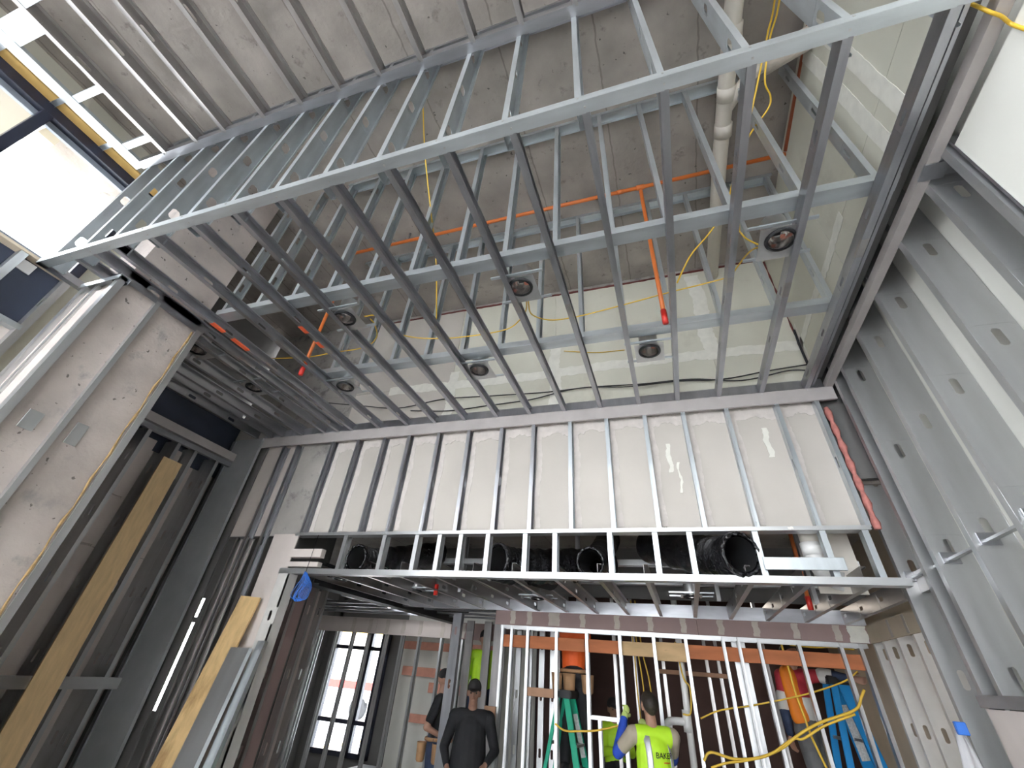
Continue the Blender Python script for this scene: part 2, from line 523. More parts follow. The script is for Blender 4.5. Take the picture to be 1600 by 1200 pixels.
glz_left = root('left_daylight_glazing', kind='structure', loc=(XW, -3.8, 0.3))  # unseen glazing, added so daylight comes in from behind left
bevbox('sill', (XW - 0.12, XW + 0.03, -7.0, -0.6, 0.0, 0.12), M['frame_grey'], glz_left)
for y in (-7.0, -5.8, -4.3, -2.8, -1.25, -0.68):
    bevbox('mullion', (XW - 0.12, XW + 0.02, y, y + 0.08, 0.12, 4.41), M['frame_dark'], glz_left)
for y0, y1 in ((-6.92, -5.8), (-5.72, -4.3), (-4.22, -2.8), (-2.72, -1.25), (-1.17, -0.68)):
    box('pane', (XW - 0.075, XW - 0.068, y0, y1, 0.12, 4.41), M['glass'], glz_left)
wfrt = root('unseen_front_wall', kind='structure', loc=(-1.4, -5.1, 0))  # unseen wall, added to cut the flat light from behind
for d_ in ((-5.1, -4.2, -5.2, -5.0, 0, ZS), (1.2, 2.2, -5.2, -5.0, 0, ZS), (-4.2, 1.2, -5.2, -5.0, 5.6, ZS)):
    box('drywall_panel', d_, M['board_grey'], wfrt)
glz_front = root('front_daylight_opening', kind='structure', loc=(-1.5, -5.1, 0))  # unseen glazed opening, added to let more daylight in from behind
for x in (-4.2, -2.42, -0.6, 1.12):
    bevbox('frame', (x, x + 0.08, -5.14, -5.04, 0, 5.6), M['frame_dark'], glz_front)
for z in (0.0, 2.4, 3.62, 5.52):
    bevbox('frame', (-4.12, 1.12, -5.14, -5.04, z, z + 0.08), M['frame_dark'], glz_front)
for x0, x1 in ((-4.12, -2.42), (-2.34, -0.6), (-0.52, 1.12)):
    for z0, z1 in ((0.08, 2.4), (2.48, 3.62), (3.70, 5.52)):
        box('pane', (x0, x1, -5.095, -5.088, z0, z1), M['glass'], glz_front)

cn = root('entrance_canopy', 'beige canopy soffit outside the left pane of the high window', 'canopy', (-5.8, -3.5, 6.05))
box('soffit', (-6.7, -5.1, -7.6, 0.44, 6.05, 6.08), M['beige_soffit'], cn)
box('fascia', (-6.72, -6.69, -7.6, 0.44, 6.0, 6.4), M['white'], cn)
box('end_fascia', (-6.72, -5.1, 0.44, 0.46, 6.0, 6.4), M['white'], cn)
box('corner_bracket', (-6.05, -5.75, 0.46, 0.62, 6.02, 6.12), M['beige'], cn)
tag(box('bounce_paving', (-40, -5.3, -30, 1.9, 0.0, 0.02), M['paving']), kind='structure')  # unseen ground, added to bounce daylight up to the slab

# ---- recess in the left wall (between pier and back wall)
rc = root('wall_left_recess', kind='structure', loc=(-5.8, 3.1, 0))
XC = -5.72
box('membrane', (XC - 0.16, XC - 0.14, 1.9, 4.4, 3.7, 4.6), M['navy'], rc)
box('back_panel', (XC - 0.32, XC - 0.29, 1.9, 4.4, 0, ZS), M['greywall'], rc)
box('end_board', (XC - 0.30, -5.2, 4.30, 4.32, 0, 4.2), M['greywall'], rc)
for k, (y0, y1) in enumerate(((1.95, 2.42), (2.425, 2.90), (2.905, 3.36), (3.365, 3.85), (3.855, 4.3))):
    for z0, z1 in ((0, 1.5), (1.505, 2.62), (2.625, 3.84)):
        box('drywall_panel', (XC - 0.285, XC - 0.27, y0, y1, z0, z1), M['board_rose'], rc)
for z0, z1 in ((0, 1.43), (1.50, 2.60), (2.62, 3.10), (3.12, 3.80)):
    box('pale_strip', (XC - 0.10, XC - 0.086, 3.055, 3.275, z0, z1), M['board_rose'], rc)
    box('pale_strip', (XC - 0.10, XC - 0.086, 3.50, 3.625, z0, z1), M['board_rose'], rc)
for y in (3.01, 3.40, 3.64, 3.97):
    steel('stud', (XC + 0.10, y, 0), Z, 3.85, -X, Y, W=0.15, F=0.045, holes=HOLE, m='galv_wall', parent=rc)
    steel('rear_stud', (XC - 0.06, y + 0.005, 0), Z, 3.85, -X, Y, W=0.20, F=0.045, holes=HOLE, m='galv_wall', parent=rc)
steel('head_rail', (XC + 0.125, 1.95, 3.90), Y, 2.25, Z, -X, W=0.10, F=0.27, lip=0, m='band', parent=rc)
steel('head_rail', (XC + 0.115, 1.95, 3.82), Y, 2.25, Z, -X, W=0.06, F=0.05, lip=0, m='galv', parent=rc)
steel('mid_rail', (XC + 0.11, 2.0, 1.44), Y, 2.15, Z, -X, W=0.092, F=0.05, lip=0, m='galv_wall', parent=rc)
box('post_face', (-5.75, -5.24, 4.19, 4.225, 0, 4.22), mat('dim_zinc_sheet', (0.44, 0.455, 0.47), 0.55, 0.25, 0.1, 3), rc)
steel('post_edge', (-5.76, 4.17, 0), Z, 4.2, X, Y, W=0.05, F=0.03, lip=0, m='galv', parent=rc)
box('side_sheathing', (-6.05, -4.98, 2.03, 2.06, 0, ZS), M['greywall'], rc)
box('side_board', (-4.98, -4.43, 2.0, 2.015, 0, ZS), M['board_white'], rc)

# ---- back wall
wb = root('wall_back', kind='structure', loc=(-1.2, YB, 0))
# upper board, inside the dropped frame
xs = (-5.9, -3.95, -2.45, -1.05, 0.745, 1.62)
for i, (a, c) in enumerate(zip(xs, xs[1:])):
    mm = M['concrete'] if i == 0 else (M['board_grey'] if i == 1 else M['board'])
    box('drywall_panel', (a + 0.002, c - 0.002, 4.265, 4.28, 4.815, 6.12), mm, wb)
    box('drywall_panel', (a + 0.002, c - 0.002, 4.265, 4.28, 4.24, 4.81), mm, wb)
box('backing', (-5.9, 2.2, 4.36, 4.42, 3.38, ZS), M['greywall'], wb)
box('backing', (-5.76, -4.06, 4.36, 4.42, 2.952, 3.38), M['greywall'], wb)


def ragged(name, x0, x1, z0, z1, y, th, m, parent, amp=0.02, n=26, axis='x'):
    n = int(n * 1.6)
    """hand-troweled strip, slightly proud, with wavy edges"""
    bm = bmesh.new()
    top, bot = [], []
    for i in range(n + 1):
        t = i / n
        j1, j2 = ((random.random() - 0.5) * amp + amp * 0.7 * math.sin(t * 9 + z0 * 7) for _ in (0, 1))
        if axis == 'x':
            x = x0 + (x1 - x0) * t
            top.append((x, z1 + j1)); bot.append((x, z0 + j2))
        else:
            z = z0 + (z1 - z0) * t
            top.append((x1 + j1, z)); bot.append((x0 + j2, z))
    for yy in (y, y + th):
        pass
    A = [[bm.verts.new((p[0], yy, p[1])) for p in top] for yy in (y, y + th)]
    B = [[bm.verts.new((p[0], yy, p[1])) for p in bot] for yy in (y, y + th)]
    for i in range(n):
        for k in (0, 1):
            bm.faces.new((A[k][i], A[k][i + 1], B[k][i + 1], B[k][i]))
        bm.faces.new((A[0][i], A[0][i + 1], A[1][i + 1], A[1][i]))
        bm.faces.new((B[0][i], B[0][i + 1], B[1][i + 1], B[1][i]))
    bm.faces.new((A[0][0], A[1][0], B[1][0], B[0][0]))
    bm.faces.new((A[0][n], A[1][n], B[1][n], B[0][n]))
    return obj(name, bm, m, parent)


ragged('joint_compound', -3.4, 1.60, 4.735, 4.855, 4.262, 0.003, M['mud'], wb, 0.022, 60)
ragged('joint_compound', 0.665, 0.83, 4.72, 6.05, 4.2615, 0.0035, M['mud'], wb, 0.022, 24, 'z')
ragged('joint_compound', -1.12, -0.98, 4.3, 5.2, 4.2615, 0.0035, M['mud'], wb, 0.02, 20, 'z')
ragged('joint_compound', -2.5, -2.37, 4.3, 5.0, 4.2615, 0.0035, M['mud'], wb, 0.02, 20, 'z')
ragged('fire_caulk', -3.9, 1.58, 6.105, 6.13, 4.255, 0.012, M['caulk'], wb, 0.009, 70)
box('mortar_band', (-5.9, 1.62, 4.268, 4.30, 6.125, ZS), M['concrete'], wb)
# ledger track that carries the joist ends
box('ledger_web', (-5.3, 1.64, 4.252, 4.262, 4.225, 4.345), M['galv'], wb)
bevbox('ledger_flange', (-5.3, 1.70, 4.225, 4.255, 4.098, 4.236), M['band'], wb, 0.003)
# exposed bays below
bx_ = (-5.24, -4.64, -4.06, -3.27, -2.50, -1.66, -0.87, 0.0, 0.72, 1.55)
for i, (a, c) in enumerate(zip(bx_, bx_[1:])):
    mm = M['concrete'] if i == 1 else (M['board_rose'] if i == 0 else M['board_grey'])
    box('drywall_panel', (a + 0.002, c - 0.002, 4.328, 4.343, 2.955, 4.2), mm, wb)
SX = (-4.06, -3.66, -3.27, -2.915, -2.505, -2.105, -1.69, -1.305, -0.885, -0.485, -0.085, 0.30, 0.712, 1.165, 1.505)
for i, x in enumerate(SX):
    steel('stud', (x, 4.235, 2.955), Z, 1.16, Y, X, W=0.09, F=0.038, holes=(0.55, 0.61, 0.05, 0.016), m='galv_blue' if x > -1 else 'galv', parent=wb)
for x in (-4.86, -4.625):
    steel('stud', (x, 4.235, 0), Z, 4.10, Y, X, W=0.09, F=0.038, holes=HOLE, m='galv', parent=wb)
for a, c in zip(SX, SX[1:]):
    ragged('joint_compound', a + 0.045, c, 4.02 - random.random() * 0.03, 4.12, 4.323, 0.005, M['mud_bay'], wb, 0.026, 12)
    ragged('joint_compound', a + 0.045, a + 0.10, 3.0, 4.06, 4.3245, 0.0035, M['mud_bay'], wb, 0.012, 22, 'z')
for a, c, z in ((1.0, 1.05, 3.6), (0.1, 0.14, 3.5), (0.18, 0.2, 3.3)):
    ragged('joint_compound', a, c, z, z + 0.3, 4.3235, 0.004, M['mud'], wb, 0.012, 8, 'z')
steel('header_track', (-4.10, 4.222, 2.93), X, 5.63, Y, Z, W=0.12, F=0.032, lip=0, m='galv_wall', parent=wb)
HX = (-3.43, -2.93, -2.535, -2.27, -2.03, -1.735, -1.345, -1.05, -0.535, -0.135, 0.155, 0.675, 1.17, 1.465)
for x in HX:
    steel('header_stud', (x, 4.24, 2.56), Z, 0.372, Y, X, W=0.09, F=0.045, lip=0.01, m='galv_blue' if x > -1.5 else 'galv_wall', parent=wb)
steel('header_rail', (-4.14, 4.215, 2.540), X, 5.78, Y, Z, W=0.10, F=0.052, lip=0, m='galv_wall', parent=wb)
for z in (2.61, 2.705):
    bevbox('blocking', (-4.08, -3.66, 4.225, 4.30, z, z + (0.05 if z < 2.65 else 0.085)), M['board_rose'], wb, 0.003)
bevbox('strap_plate', (0.70, 1.262, 4.195, 4.212, 2.632, 2.722), M['galv_blue'], wb, 0.002)
for x, z, wdt, y in ((-0.18, 2.936, 0.03, 4.2195), (-0.02, 2.938, 0.035, 4.2195), (0.19, 2.937, 0.05, 4.2195), (-0.62, 2.936, 0.05, 4.2195), (0.95, 2.938, 0.04, 4.2195), (-0.30, 2.556, 0.024, 4.2125), (-0.215, 2.553, 0.05, 4.2125), (0.40, 2.553, 0.045, 4.2125), (0.33, 2.56, 0.02, 4.2125)):
    ragged('compound_dab', x, x + wdt, z, z + (0.018 if z > 2.8 else 0.03), y, 0.0025, M['mud'], wb, 0.004, 6)
# jamb and left leg of the opening
box('drywall_panel', (-4.42, -4.14, 4.235, 4.25, 0, 2.95), M['board_rose'], wb)
box('drywall_panel', (-4.14, -4.06, 4.235, 4.25, 2.595, 2.95), M['board_rose'], wb)
steel('jamb_stud', (-4.135, 4.222, 0), Z, 2.55, X, Y, W=0.155, F=0.05, holes=(0.55, 0.80, 0.045, 0.017), m='galv_lit', parent=wb)
steel('jamb_track', (-3.98, 4.222, 0), Z, 2.55, Y, -X, W=0.12, F=0.03, lip=0, m='galv_lit', parent=wb)
for x in (-4.99, -4.82):
    steel('stud', (x, 4.24, 0), Z, 2.92, Y, X, W=0.09, F=0.03, m='galv_warm', parent=wb)
box('sheathing', (-5.325, -4.30, 4.46, 4.48, 0, 3.38), M['greywall'], wb)
box('sheathing', (-5.72, -5.40, 4.46, 4.48, 0, 3.38), M['greywall'], wb)
box('sheathing', (-5.40, -5.325, 4.46, 4.48, 0, 1.28), M['greywall'], wb)
box('sheathing', (-5.40, -5.325, 4.46, 4.48, 2.06, 2.11), M['greywall'], wb)
box('sheathing', (-5.40, -5.325, 4.46, 4.48, 2.30, 3.38), M['greywall'], wb)

# ---- right wall
wr = root('wall_right', kind='structure', loc=(1.8, 2.6, 0))
WY = (-7.0, -4.0, -1.2, 0.4, 1.55, 2.43, 2.93, 3.39, 3.89, 4.6)
for i, (a, c) in enumerate(zip(WY, WY[1:])):
    z0 = 2.75 if (a, c) == (2.43, 2.93) else 0
    box('drywall_panel', (1.918, 1.933, a + 0.002, c - 0.002, z0, ZS), M['board_white'], wr)
box('backing', (1.96, 2.0, -7, 4.6, 0, ZS), M['greywall'], wr)
for a, c in ((-7.0, -2.0), (-1.996, 0.6), (0.604, 1.745)):
    box('drywall_panel', (1.715, 1.73, a, c, 0, 4.20), M['board_white'], wr)
    box('drywall_panel', (1.775, 1.79, a, c, 4.204, ZS), M['board_white'], wr)
steel('end_stud', (1.915, 1.76, 0), Z, 4.30, -X, -Y, W=0.20, F=0.012, lip=0, m='galv', parent=wr)
for y in (4.53, 4.11, 3.885, 3.39, 2.925, 2.425, 2.0, 1.78):
    steel('stud', (XR, y, 0), Z, 4.285 if y < 2.2 else 5.2, X, Y, W=0.213, F=0.045, lip=0.012, holes=(0.62, 0.70, 0.055, 0.021), m='galv_wall', parent=wr)
steel('top_track', (XR + 0.213, 1.76, 4.29), Y, 0.32, -X, -Z, W=0.215, F=0.05, lip=0, m='galv', parent=wr)
steel('bridging_channel', (1.762, 1.8, 2.64), Y, 2.72, X, Z, W=0.035, F=0.014, lip=0, m='galv_wall', parent=wr)
for y in (3.885, 3.39, 2.925, 4.53):
    bevbox('bridging_clip', (1.73, 1.83, y - 0.014, y - 0.002, 2.62, 2.69), M['galv'], wr, 0.002)
box('infill_panel', (1.69, 1.70, 1.5, 4.12, 0, 1.87), M['board_rose'], wr)
steel('infill_track', (1.68, 1.5, 1.875), Y, 2.66, X, Z, W=0.16, F=0.06, lip=0, m='galv', parent=wr)
# boards above the dropped frame
for a, c in ((1.12, 1.655), (1.66, 2.9), (2.905, 4.262)):
    for z0, z1 in ((4.36, 4.78), (4.785, 6.13)):
        box('upper_panel', (1.60, 1.615, a, c, z0, z1), M['board'], wr)
box('upper_backing', (1.62, 1.66, 1.1, 4.26, 4.36, ZS), M['greywall'], wr)


def ragged_side(x, y0, y1, z0, z1, amp, n, axis, m, name='joint_compound'):
    o = ragged(name, y0, y1, z0, z1, 0, 0.003, m, None, amp, n, axis)
    # built in the y-z plane: swap axes
    for v in o.data.vertices:
        v.co = V((x - v.co.y, v.co.x, v.co.z))
    o.data.flip_normals()
    o.parent = wr
    o.matrix_basis = Matrix.Translation(-offset(wr))
    return o


ragged_side(1.599, 1.60, 1.72, 4.4, 6.1, 0.006, 30, 'z', M['mud'])
ragged_side(1.599, 1.83, 1.95, 4.4, 6.1, 0.006, 30, 'z', M['mud'])
ragged_side(1.599, 2.6, 4.22, 4.735, 4.83, 0.016, 24, 'x', M['mud'])
ragged_side(1.599, 4.17, 4.255, 4.4, 5.0, 0.012, 14, 'z', M['mud'])
bm = bmesh.new()
tube(bm, [(1.585, 4.25, 4.45 + i * 0.085 ) for i in range(20)], [0.008 + 0.004 * math.sin(i * 2.1) for i in range(20)], 6)
obj('corner_caulk', bm, M['caulk'], wr)
bm = bmesh.new()
pts = [(1.60, 4.30, 2.95 + i * 0.05) for i in range(23)]
tube(bm, pts, [0.026 + 0.010 * math.sin(i * 1.9) for i in range(23)], 7)
obj('insulation_roll', bm, M['insul_pink'], wr, True)

# ================================================================== DROPPED CEILING FRAME
df = root('dropped_ceiling_frame', 'large open steel stud soffit frame hung under the concrete slab', 'ceiling frame', (-1.4, 2.6, H1))
steel('front_beam', (-4.62, 1.0, H1), X, 6.3, Y, Z, W=0.069, F=0.058, lip=0, m='galv_blue', parent=df)
steel('end_beam', (-4.62, 1.0, H1), Y, 0.35, X, Z, W=0.06, F=0.06, lip=0, m='galv', parent=df)
JX = (-4.24, -4.02, -3.80, -3.39, -2.972, -2.58, -2.18, -1.763, -1.355, -0.95, -0.54, -0.129, 0.27, 0.671, 1.067, 1.466)
for i, x in enumerate(JX):
    y0 = YF - 0.004
    jo = steel('joist', (x, y0, H1), Y, 4.252 - y0, Z, X, W=0.092, F=0.041, lip=0.01, holes=(0.5, 0.61, 0.045, 0.014), m='galv', parent=df)
    if x > -4.1:
        bm = bmesh.new()
        for yy in (2.35 + (i % 3) * 0.15,):
            bx(bm, x - 0.0016, x + 0.043, yy, yy + 0.16, H1 - 0.0016, H1 + 0.02)
        obj('splice_plate', bm, M['galv_warm'], jo)
for x in (-4.62, -4.95, -5.15, -5.40):
    steel('joist', (x, 2.06, H1), Y, 2.18, Z, X, W=0.12, F=0.041, holes=HOLE, m='galv', parent=df)
for x, ys in ((-2.98, ((2.22, 2.32), (2.46, 2.55))), (-3.80, ((1.98, 2.12), (2.22, 2.42)))):
    for a, c in ys:
        box('paint_mark', (x - 0.0018, x + 0.043, a, c, H1 - 0.0022, H1 + 0.012), M['paint_orange'], df)
# carrying channels with their hangers
for (ya, xa, xb, hx) in ((1.972, -3.80, 1.60, (-3.76, -3.34, -2.93, -2.54, -2.15, -1.73, -1.31, -0.91, -0.515, -0.10, 0.27, 0.676, 1.09, 1.48)),
                         (3.07, -3.45, 1.60, (-3.33, -2.96, -2.565, -2.16, -1.746, -1.34, -0.95, -0.525, -0.13, 0.27, 0.673, 1.10, 1.48))):
    steel('carrying_channel', (xa, ya, H1 + 0.096), X, xb - xa, Y, Z, W=0.11, F=0.062, lip=0, m='galv_blue', parent=df)
    for x in hx:
        steel('hanger_stud', (x, ya + 0.008, H1 + 0.10), Z, ZS - H1 - 0.105, Y, X, W=0.092, F=0.036, lip=0.01, holes=(0.4, 0.61, 0.05, 0.014), m='galv_blue', parent=df)
    steel('slab_track', (xa if ya > 2 else -2.95, ya + 0.002, ZS - 0.002), X, 4.0 if ya < 2 else 5.0, Y, -Z, W=0.10, F=0.045, lip=0, m='galv_blue', parent=df)
# face studs up to the slab
FX = (-4.54, -4.17, -3.80, -3.42, -3.02, -2.606, -2.217, -1.818, -1.409, -0.987, -0.578, -0.158, 0.271, 0.668, 1.089, 1.50)
for x in FX:
    steel('face_stud', (x, 1.018, H1 + 0.006), Z, ZS - H1 - 0.012, Y, X, W=0.14, F=0.034, lip=0.01, holes=BIGHOLE, m='galv_blue', parent=df)
steel('face_top_track', (-4.6, 1.01, ZS - 0.002), X, 6.1, Y, -Z, W=0.15, F=0.045, lip=0, m='galv', parent=df)
bm = bmesh.new()
for x in FX:
    for (yy, zz) in ((0.999, H1 + 0.035),):
        bx(bm, x + 0.012, x + 0.022, yy - 0.004, yy, zz - 0.005, zz + 0.005)
for x in JX:
    bx(bm, x + 0.015, x + 0.025, 1.030, 1.040, H1 - 0.004, H1)
    bx(bm, x + 0.015, x + 0.025, 4.222, 4.226, H1 - 0.02, H1 - 0.01)
for x in SX:
    for zz in (2.945, 3.0, 4.08):
        bx(bm, x + 0.012, x + 0.021, 4.215, 4.2185, zz - 0.0045, zz + 0.0045)
o = obj('screws', bm, M['plate'], df)
o['kind'] = 'stuff'
# right hand edge trim
steel('edge_trim', (1.642, 1.0, H1), Y, 3.25, X, Z, W=0.060, F=0.06, lip=0, m='band', parent=df)
steel('edge_angle', (1.535, 1.05, H1 + 0.03), Y, 3.2, X, Z, W=0.02, F=0.10, lip=0, m='galv', parent=df)
bevbox('edge_bracket', (1.64, 1.76, 1.86, 1.97, H1 - 0.004, H1 + 0.01), M['galv'], df, 0.002)

# ================================================================== UPPER CEILING FRAME
uf = root('upper_ceiling_frame', 'higher steel joist frame running overhead from the stud face towards the window', 'ceiling frame', (-1.5, 0, Z2))
steel('ledger', (-4.62, 0.945, Z2), X, 6.2, Y, Z, W=0.072, F=0.10, lip=0, m='galv', parent=uf)
UX = (-4.25, -3.83, -3.47, -3.0, -2.58, -2.18, -1.775, -1.39, -0.935, -0.542, -0.136, 0.27, 0.68, 1.09, 1.5)
for x in UX:
    steel('joist', (x, -2.6, Z2), Y, 3.56, Z, X, W=0.14, F=0.041, lip=0.01, holes=(0.35, 0.80, 0.06, 0.018), m='galv_warm', parent=uf)
steel('side_track', (-4.70, -2.6, Z2), Y, 3.6, X, Z, W=0.12, F=0.035, lip=0, m='galv_blue', parent=uf)
for y in (-1.3, -0.72, -0.16, 0.30, 0.76):
    steel('blocking', (-4.60, y, Z2 + 0.005), X, 0.36, Y, Z, W=0.06, F=0.05, lip=0, m='galv_blue', parent=uf)
steel('cross_brace', (-4.25, -0.38, Z2 + 0.002), X, 0.45, Y, Z, W=0.12, F=0.05, lip=0, m='galv_blue', parent=uf)
steel('cross_brace', (-4.60, -0.28, Z2 + 0.002), X, 0.36, Y, Z, W=0.14, F=0.05, lip=0, m='galv_blue', parent=uf)

# ================================================================== REAR SPACE (through the opening)
lf = root('rear_ceiling_frame', 'low steel joist ceiling frame beyond the wide header opening', 'ceiling frame', (-1.2, 5.5, 2.55))
x = -3.9
while x < 1.95:
    steel('joist', (x, 4.32, 2.545), Y, 2.42, Z, X, W=0.14, F=0.038, lip=0.01, holes=HOLE, m='galv_warm', parent=lf)
    x += 0.4064
steel('end_track', (-4.0, 6.72, 2.54), X, 6.0, Y, Z, W=0.10, F=0.14, lip=0, m='galv', parent=lf)
for y in (7.0, 7.5, 8.0, 8.5):
    steel('furring_bar', (-7.4, y, 2.58), X, 4.9, Y, Z, W=0.04, F=0.03, lip=0, m='galv', parent=lf)
for x in (-6.6, -5.8, -5.0):
    steel('furring_bar', (x, 6.5, 2.62), Y, 2.5, X, Z, W=0.04, F=0.03, lip=0, m='galv', parent=lf)
bb = root('dark_slot_strip', 'dark strip standing for the shaded slot in the rear ceiling on the left', 'strip', (-4.05, 6.8, 2.5))  # shade of the slot between ceilings, built as a black strip
bm = bmesh.new()
bx(bm, -4.16, -3.96, 4.7, 9.2, 2.50, 2.525); bx(bm, -4.16, -3.96, 4.7, 9.2, 2.72, 2.745); bx(bm, -4.07, -4.05, 4.7, 9.2, 2.52, 2.725)
obj('flanges', bm, M['slot_dark'], bb)
# plenum backing: ducts and dark boards seen through the header
wp = root('wall_plenum', kind='structure', loc=(-1, 7, 2.5))
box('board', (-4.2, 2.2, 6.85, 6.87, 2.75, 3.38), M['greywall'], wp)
steel('shelf_track', (-4.0, 5.6, 2.92), X, 5.8, Y, Z, W=0.10, F=0.06, lip=0, m='galv_wall', parent=wp)
steel('shelf_track', (-4.0, 6.3, 2.84), X, 5.8, Y, Z, W=0.10, F=0.06, lip=0, m='galv_wall', parent=wp)
for x in (-2.6, -1.1, 0.4, 1.3):
    steel('hanger', (x, 5.61, 2.6), Z, 0.78, Y, X, W=0.09, F=0.04, lip=0.01, m='galv_wall', parent=wp)
box('board', (1.15, 1.5, 4.7, 4.72, 2.55, 3.3), M['pvc'], wp)

# far partition with the mauve strip
wf = root('wall_far', kind='structure', loc=(-0.3, 6.75, 0))
FXs = (-2.385, -2.25, -2.02, -1.62, -1.215, -0.79, -0.37, 0.012, 0.44, 0.61, 0.83, 1.25, 1.67, 1.86)
for i, (a, c) in enumerate(((-2.48, -1.24), (-1.236, 0.19), (0.194, 1.30), (1.304, 2.0))):
    box('drywall_panel', (a, c, 6.735, 6.75, 2.372, 2.54), M['board_pink'], wf)
for x in FXs:
    steel('stud', (x, 6.752, 0), Z, 2.38, Y, X, W=0.09, F=0.036, lip=0.008, holes=HOLE, m='galv_wall', parent=wf)
for x in (-2.22, -1.98, -1.63, -1.24, -0.79, -0.37, 0.03, 0.46, 0.85, 1.27, 1.69):
    d = 0.035 if abs(x + 1.63) > 0.05 else 0.075
    ragged('joint_compound', x - d, x + d, 2.385, 2.535, 6.7325, 0.003, M['mud_tan'], wf, 0.008, 8, 'z')
ragged('joint_compound', 1.80, 1.98, 2.375, 2.535, 6.7325, 0.003, M['mud'], wf, 0.012, 8, 'z')
steel('top_track', (-2.4, 6.755, 2.372), X, 4.35, Y, -Z, W=0.092, F=0.045, lip=0, m='galv_wall', parent=wf)
for a, c, mm, z0, z1, yy in ((-2.40, -2.02, 'wood_orange', 2.125, 2.265, 6.80), (-1.99, -1.235, 'wood_orange', 2.125, 2.265, 6.80), (-1.21, -0.80, 'wood_orange', 2.125, 2.265, 6.80),
                         (-0.77, -0.36, 'ply', 2.12, 2.265, 6.80), (-0.345, 0.01, 'ply', 2.09, 2.28, 6.79), (0.03, 0.62, 'wood_orange', 2.13, 2.27, 6.80), (0.635, 1.87, 'wood_orange', 2.13, 2.27, 6.80), (-2.0, -1.64, 'wood_brown', 1.63, 1.72, 6.79)):
    bevbox('blocking', (a, c, yy, yy + 0.035, z0, z1), M[mm], wf, 0.003)
steel('sill_rail', (-1.20, 6.755, 1.475), X, 0.42, Y, Z, W=0.09, F=0.035, lip=0, m='galv_wall', parent=wf)
steel('stud', (-1.09, 6.752, 0), Z, 1.475, Y, X, W=0.09, F=0.036, m='galv_wall', parent=wf)
bevbox('wood_tab', (-2.525, -2.375, 6.70, 6.735, 1.24, 1.495), M['wood_brown'], wf, 0.003)
# right return of the strip
wfr = root('wall_far_right', kind='structure', loc=(2.0, 5.7, 0))
for a, c in ((4.34, 5.30), (5.304, 6.735)):
    box('drywall_panel', (1.985, 2.0, a, c, 2.372, 2.54), M['board_tan'], wfr)
for y in (4.8, 5.15, 5.58, 6.0, 6.4, 6.7):
    steel('stud', (2.002, y, 0), Z, 2.40, X, Y, W=0.15, F=0.04, holes=HOLE, m='galv_lit', parent=wfr)
box('back_panel', (2.155, 2.17, 4.4, 9.5, 0, 3.4), M['board_tan'], wfr)
for y in (5.2, 5.62, 6.04):
    o = ragged('joint_compound', y - 0.03, y + 0.03, 2.385, 2.53, 0, 0.003, M['mud_tan'], None, 0.006, 6, 'z')
    for v in o.data.vertices:
        v.co = V((1.985 - v.co.y, v.co.x, v.co.z))
    o.parent = wfr
    o.matrix_basis = Matrix.Translation(-offset(wfr))
# inner partition studs behind the far wall
wi = root('wall_inner', kind='structure', loc=(-1.5, 7.6, 0))
for x in (-2.33, -2.16, -1.98, -1.82):
    steel('stud', (x, 7.30, 0), Z, 2.9, X, Y, W=0.075, F=0.04, holes=(0.5, 0.56, 0.045, 0.016), m='galv_wall', parent=wi)
for x in (-1.86, -1.73, -1.52):
    steel('stud', (x, 7.75, 0), Z, 2.9, X, Y, W=0.075, F=0.04, holes=(0.5, 0.56, 0.045, 0.016), m='galv_warm', parent=wi)
for x in (-1.0, -0.72, -0.33, 0.25, 0.40, 1.0):
    steel('stud', (x, 7.8, 0), Z, 2.9, Y, X, W=0.09, F=0.04, holes=HOLE, m='galv_warm', parent=wi)
steel('stud', (0.56, 6.95, 0), Z, 2.4, X, Y, W=0.15, F=0.04, holes=(0.5, 0.62, 0.045, 0.016), m='galv_wall', parent=wi)
bevbox('rail', (-0.4, 0.5, 7.78, 7.84, 1.98, 2.03), M['wood_brown'], wi)
wre = root('wall_rear', kind='structure', loc=(0, 10, 0))
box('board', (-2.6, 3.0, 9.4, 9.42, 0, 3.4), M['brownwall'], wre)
box('board', (-5.75, -2.4, 10.05, 10.07, 0, 3.4), M['board_white'], wre)
box('board', (-7.6, -5.75, 10.05, 10.07, 2.45, 3.4), M['greywall'], wre)
box('board', (-7.6, -5.75, 10.05, 10.07, 0, 0.32), M['greywall'], wre)
box('board', (-9.0, -7.5, 10.05, 10.07, 0, 3.4), M['greywall'], wre)
box('board', (-7.78, -7.76, 7.6, 10.07, 0, 3.4), M['greywall'], wre)
box('board', (-2.6, -2.58, 9.4, 10.07, 0, 3.4), M['greywall'], wre)
box('board', (-6.08, -5.75, 10.04, 10.05, 0.32, 2.45), M['greywall'], wre)
for (a, c, z0, z1) in ((-5.72, -4.60, 2.10, 2.24), (-5.66, -4.55, 1.66, 1.81), (-5.0, -3.9, 1.42, 1.58), (-5.35, -4.3, 0.95, 1.08), (-4.2, -3.6, 2.12, 2.25), (-4.1, -3.5, 1.74, 1.88), (-4.1, -3.5, 0.92, 1.06)):
    bevbox('blocking', (a, c, 9.99, 10.03, z0, z1), M['wood_pink'], wre)
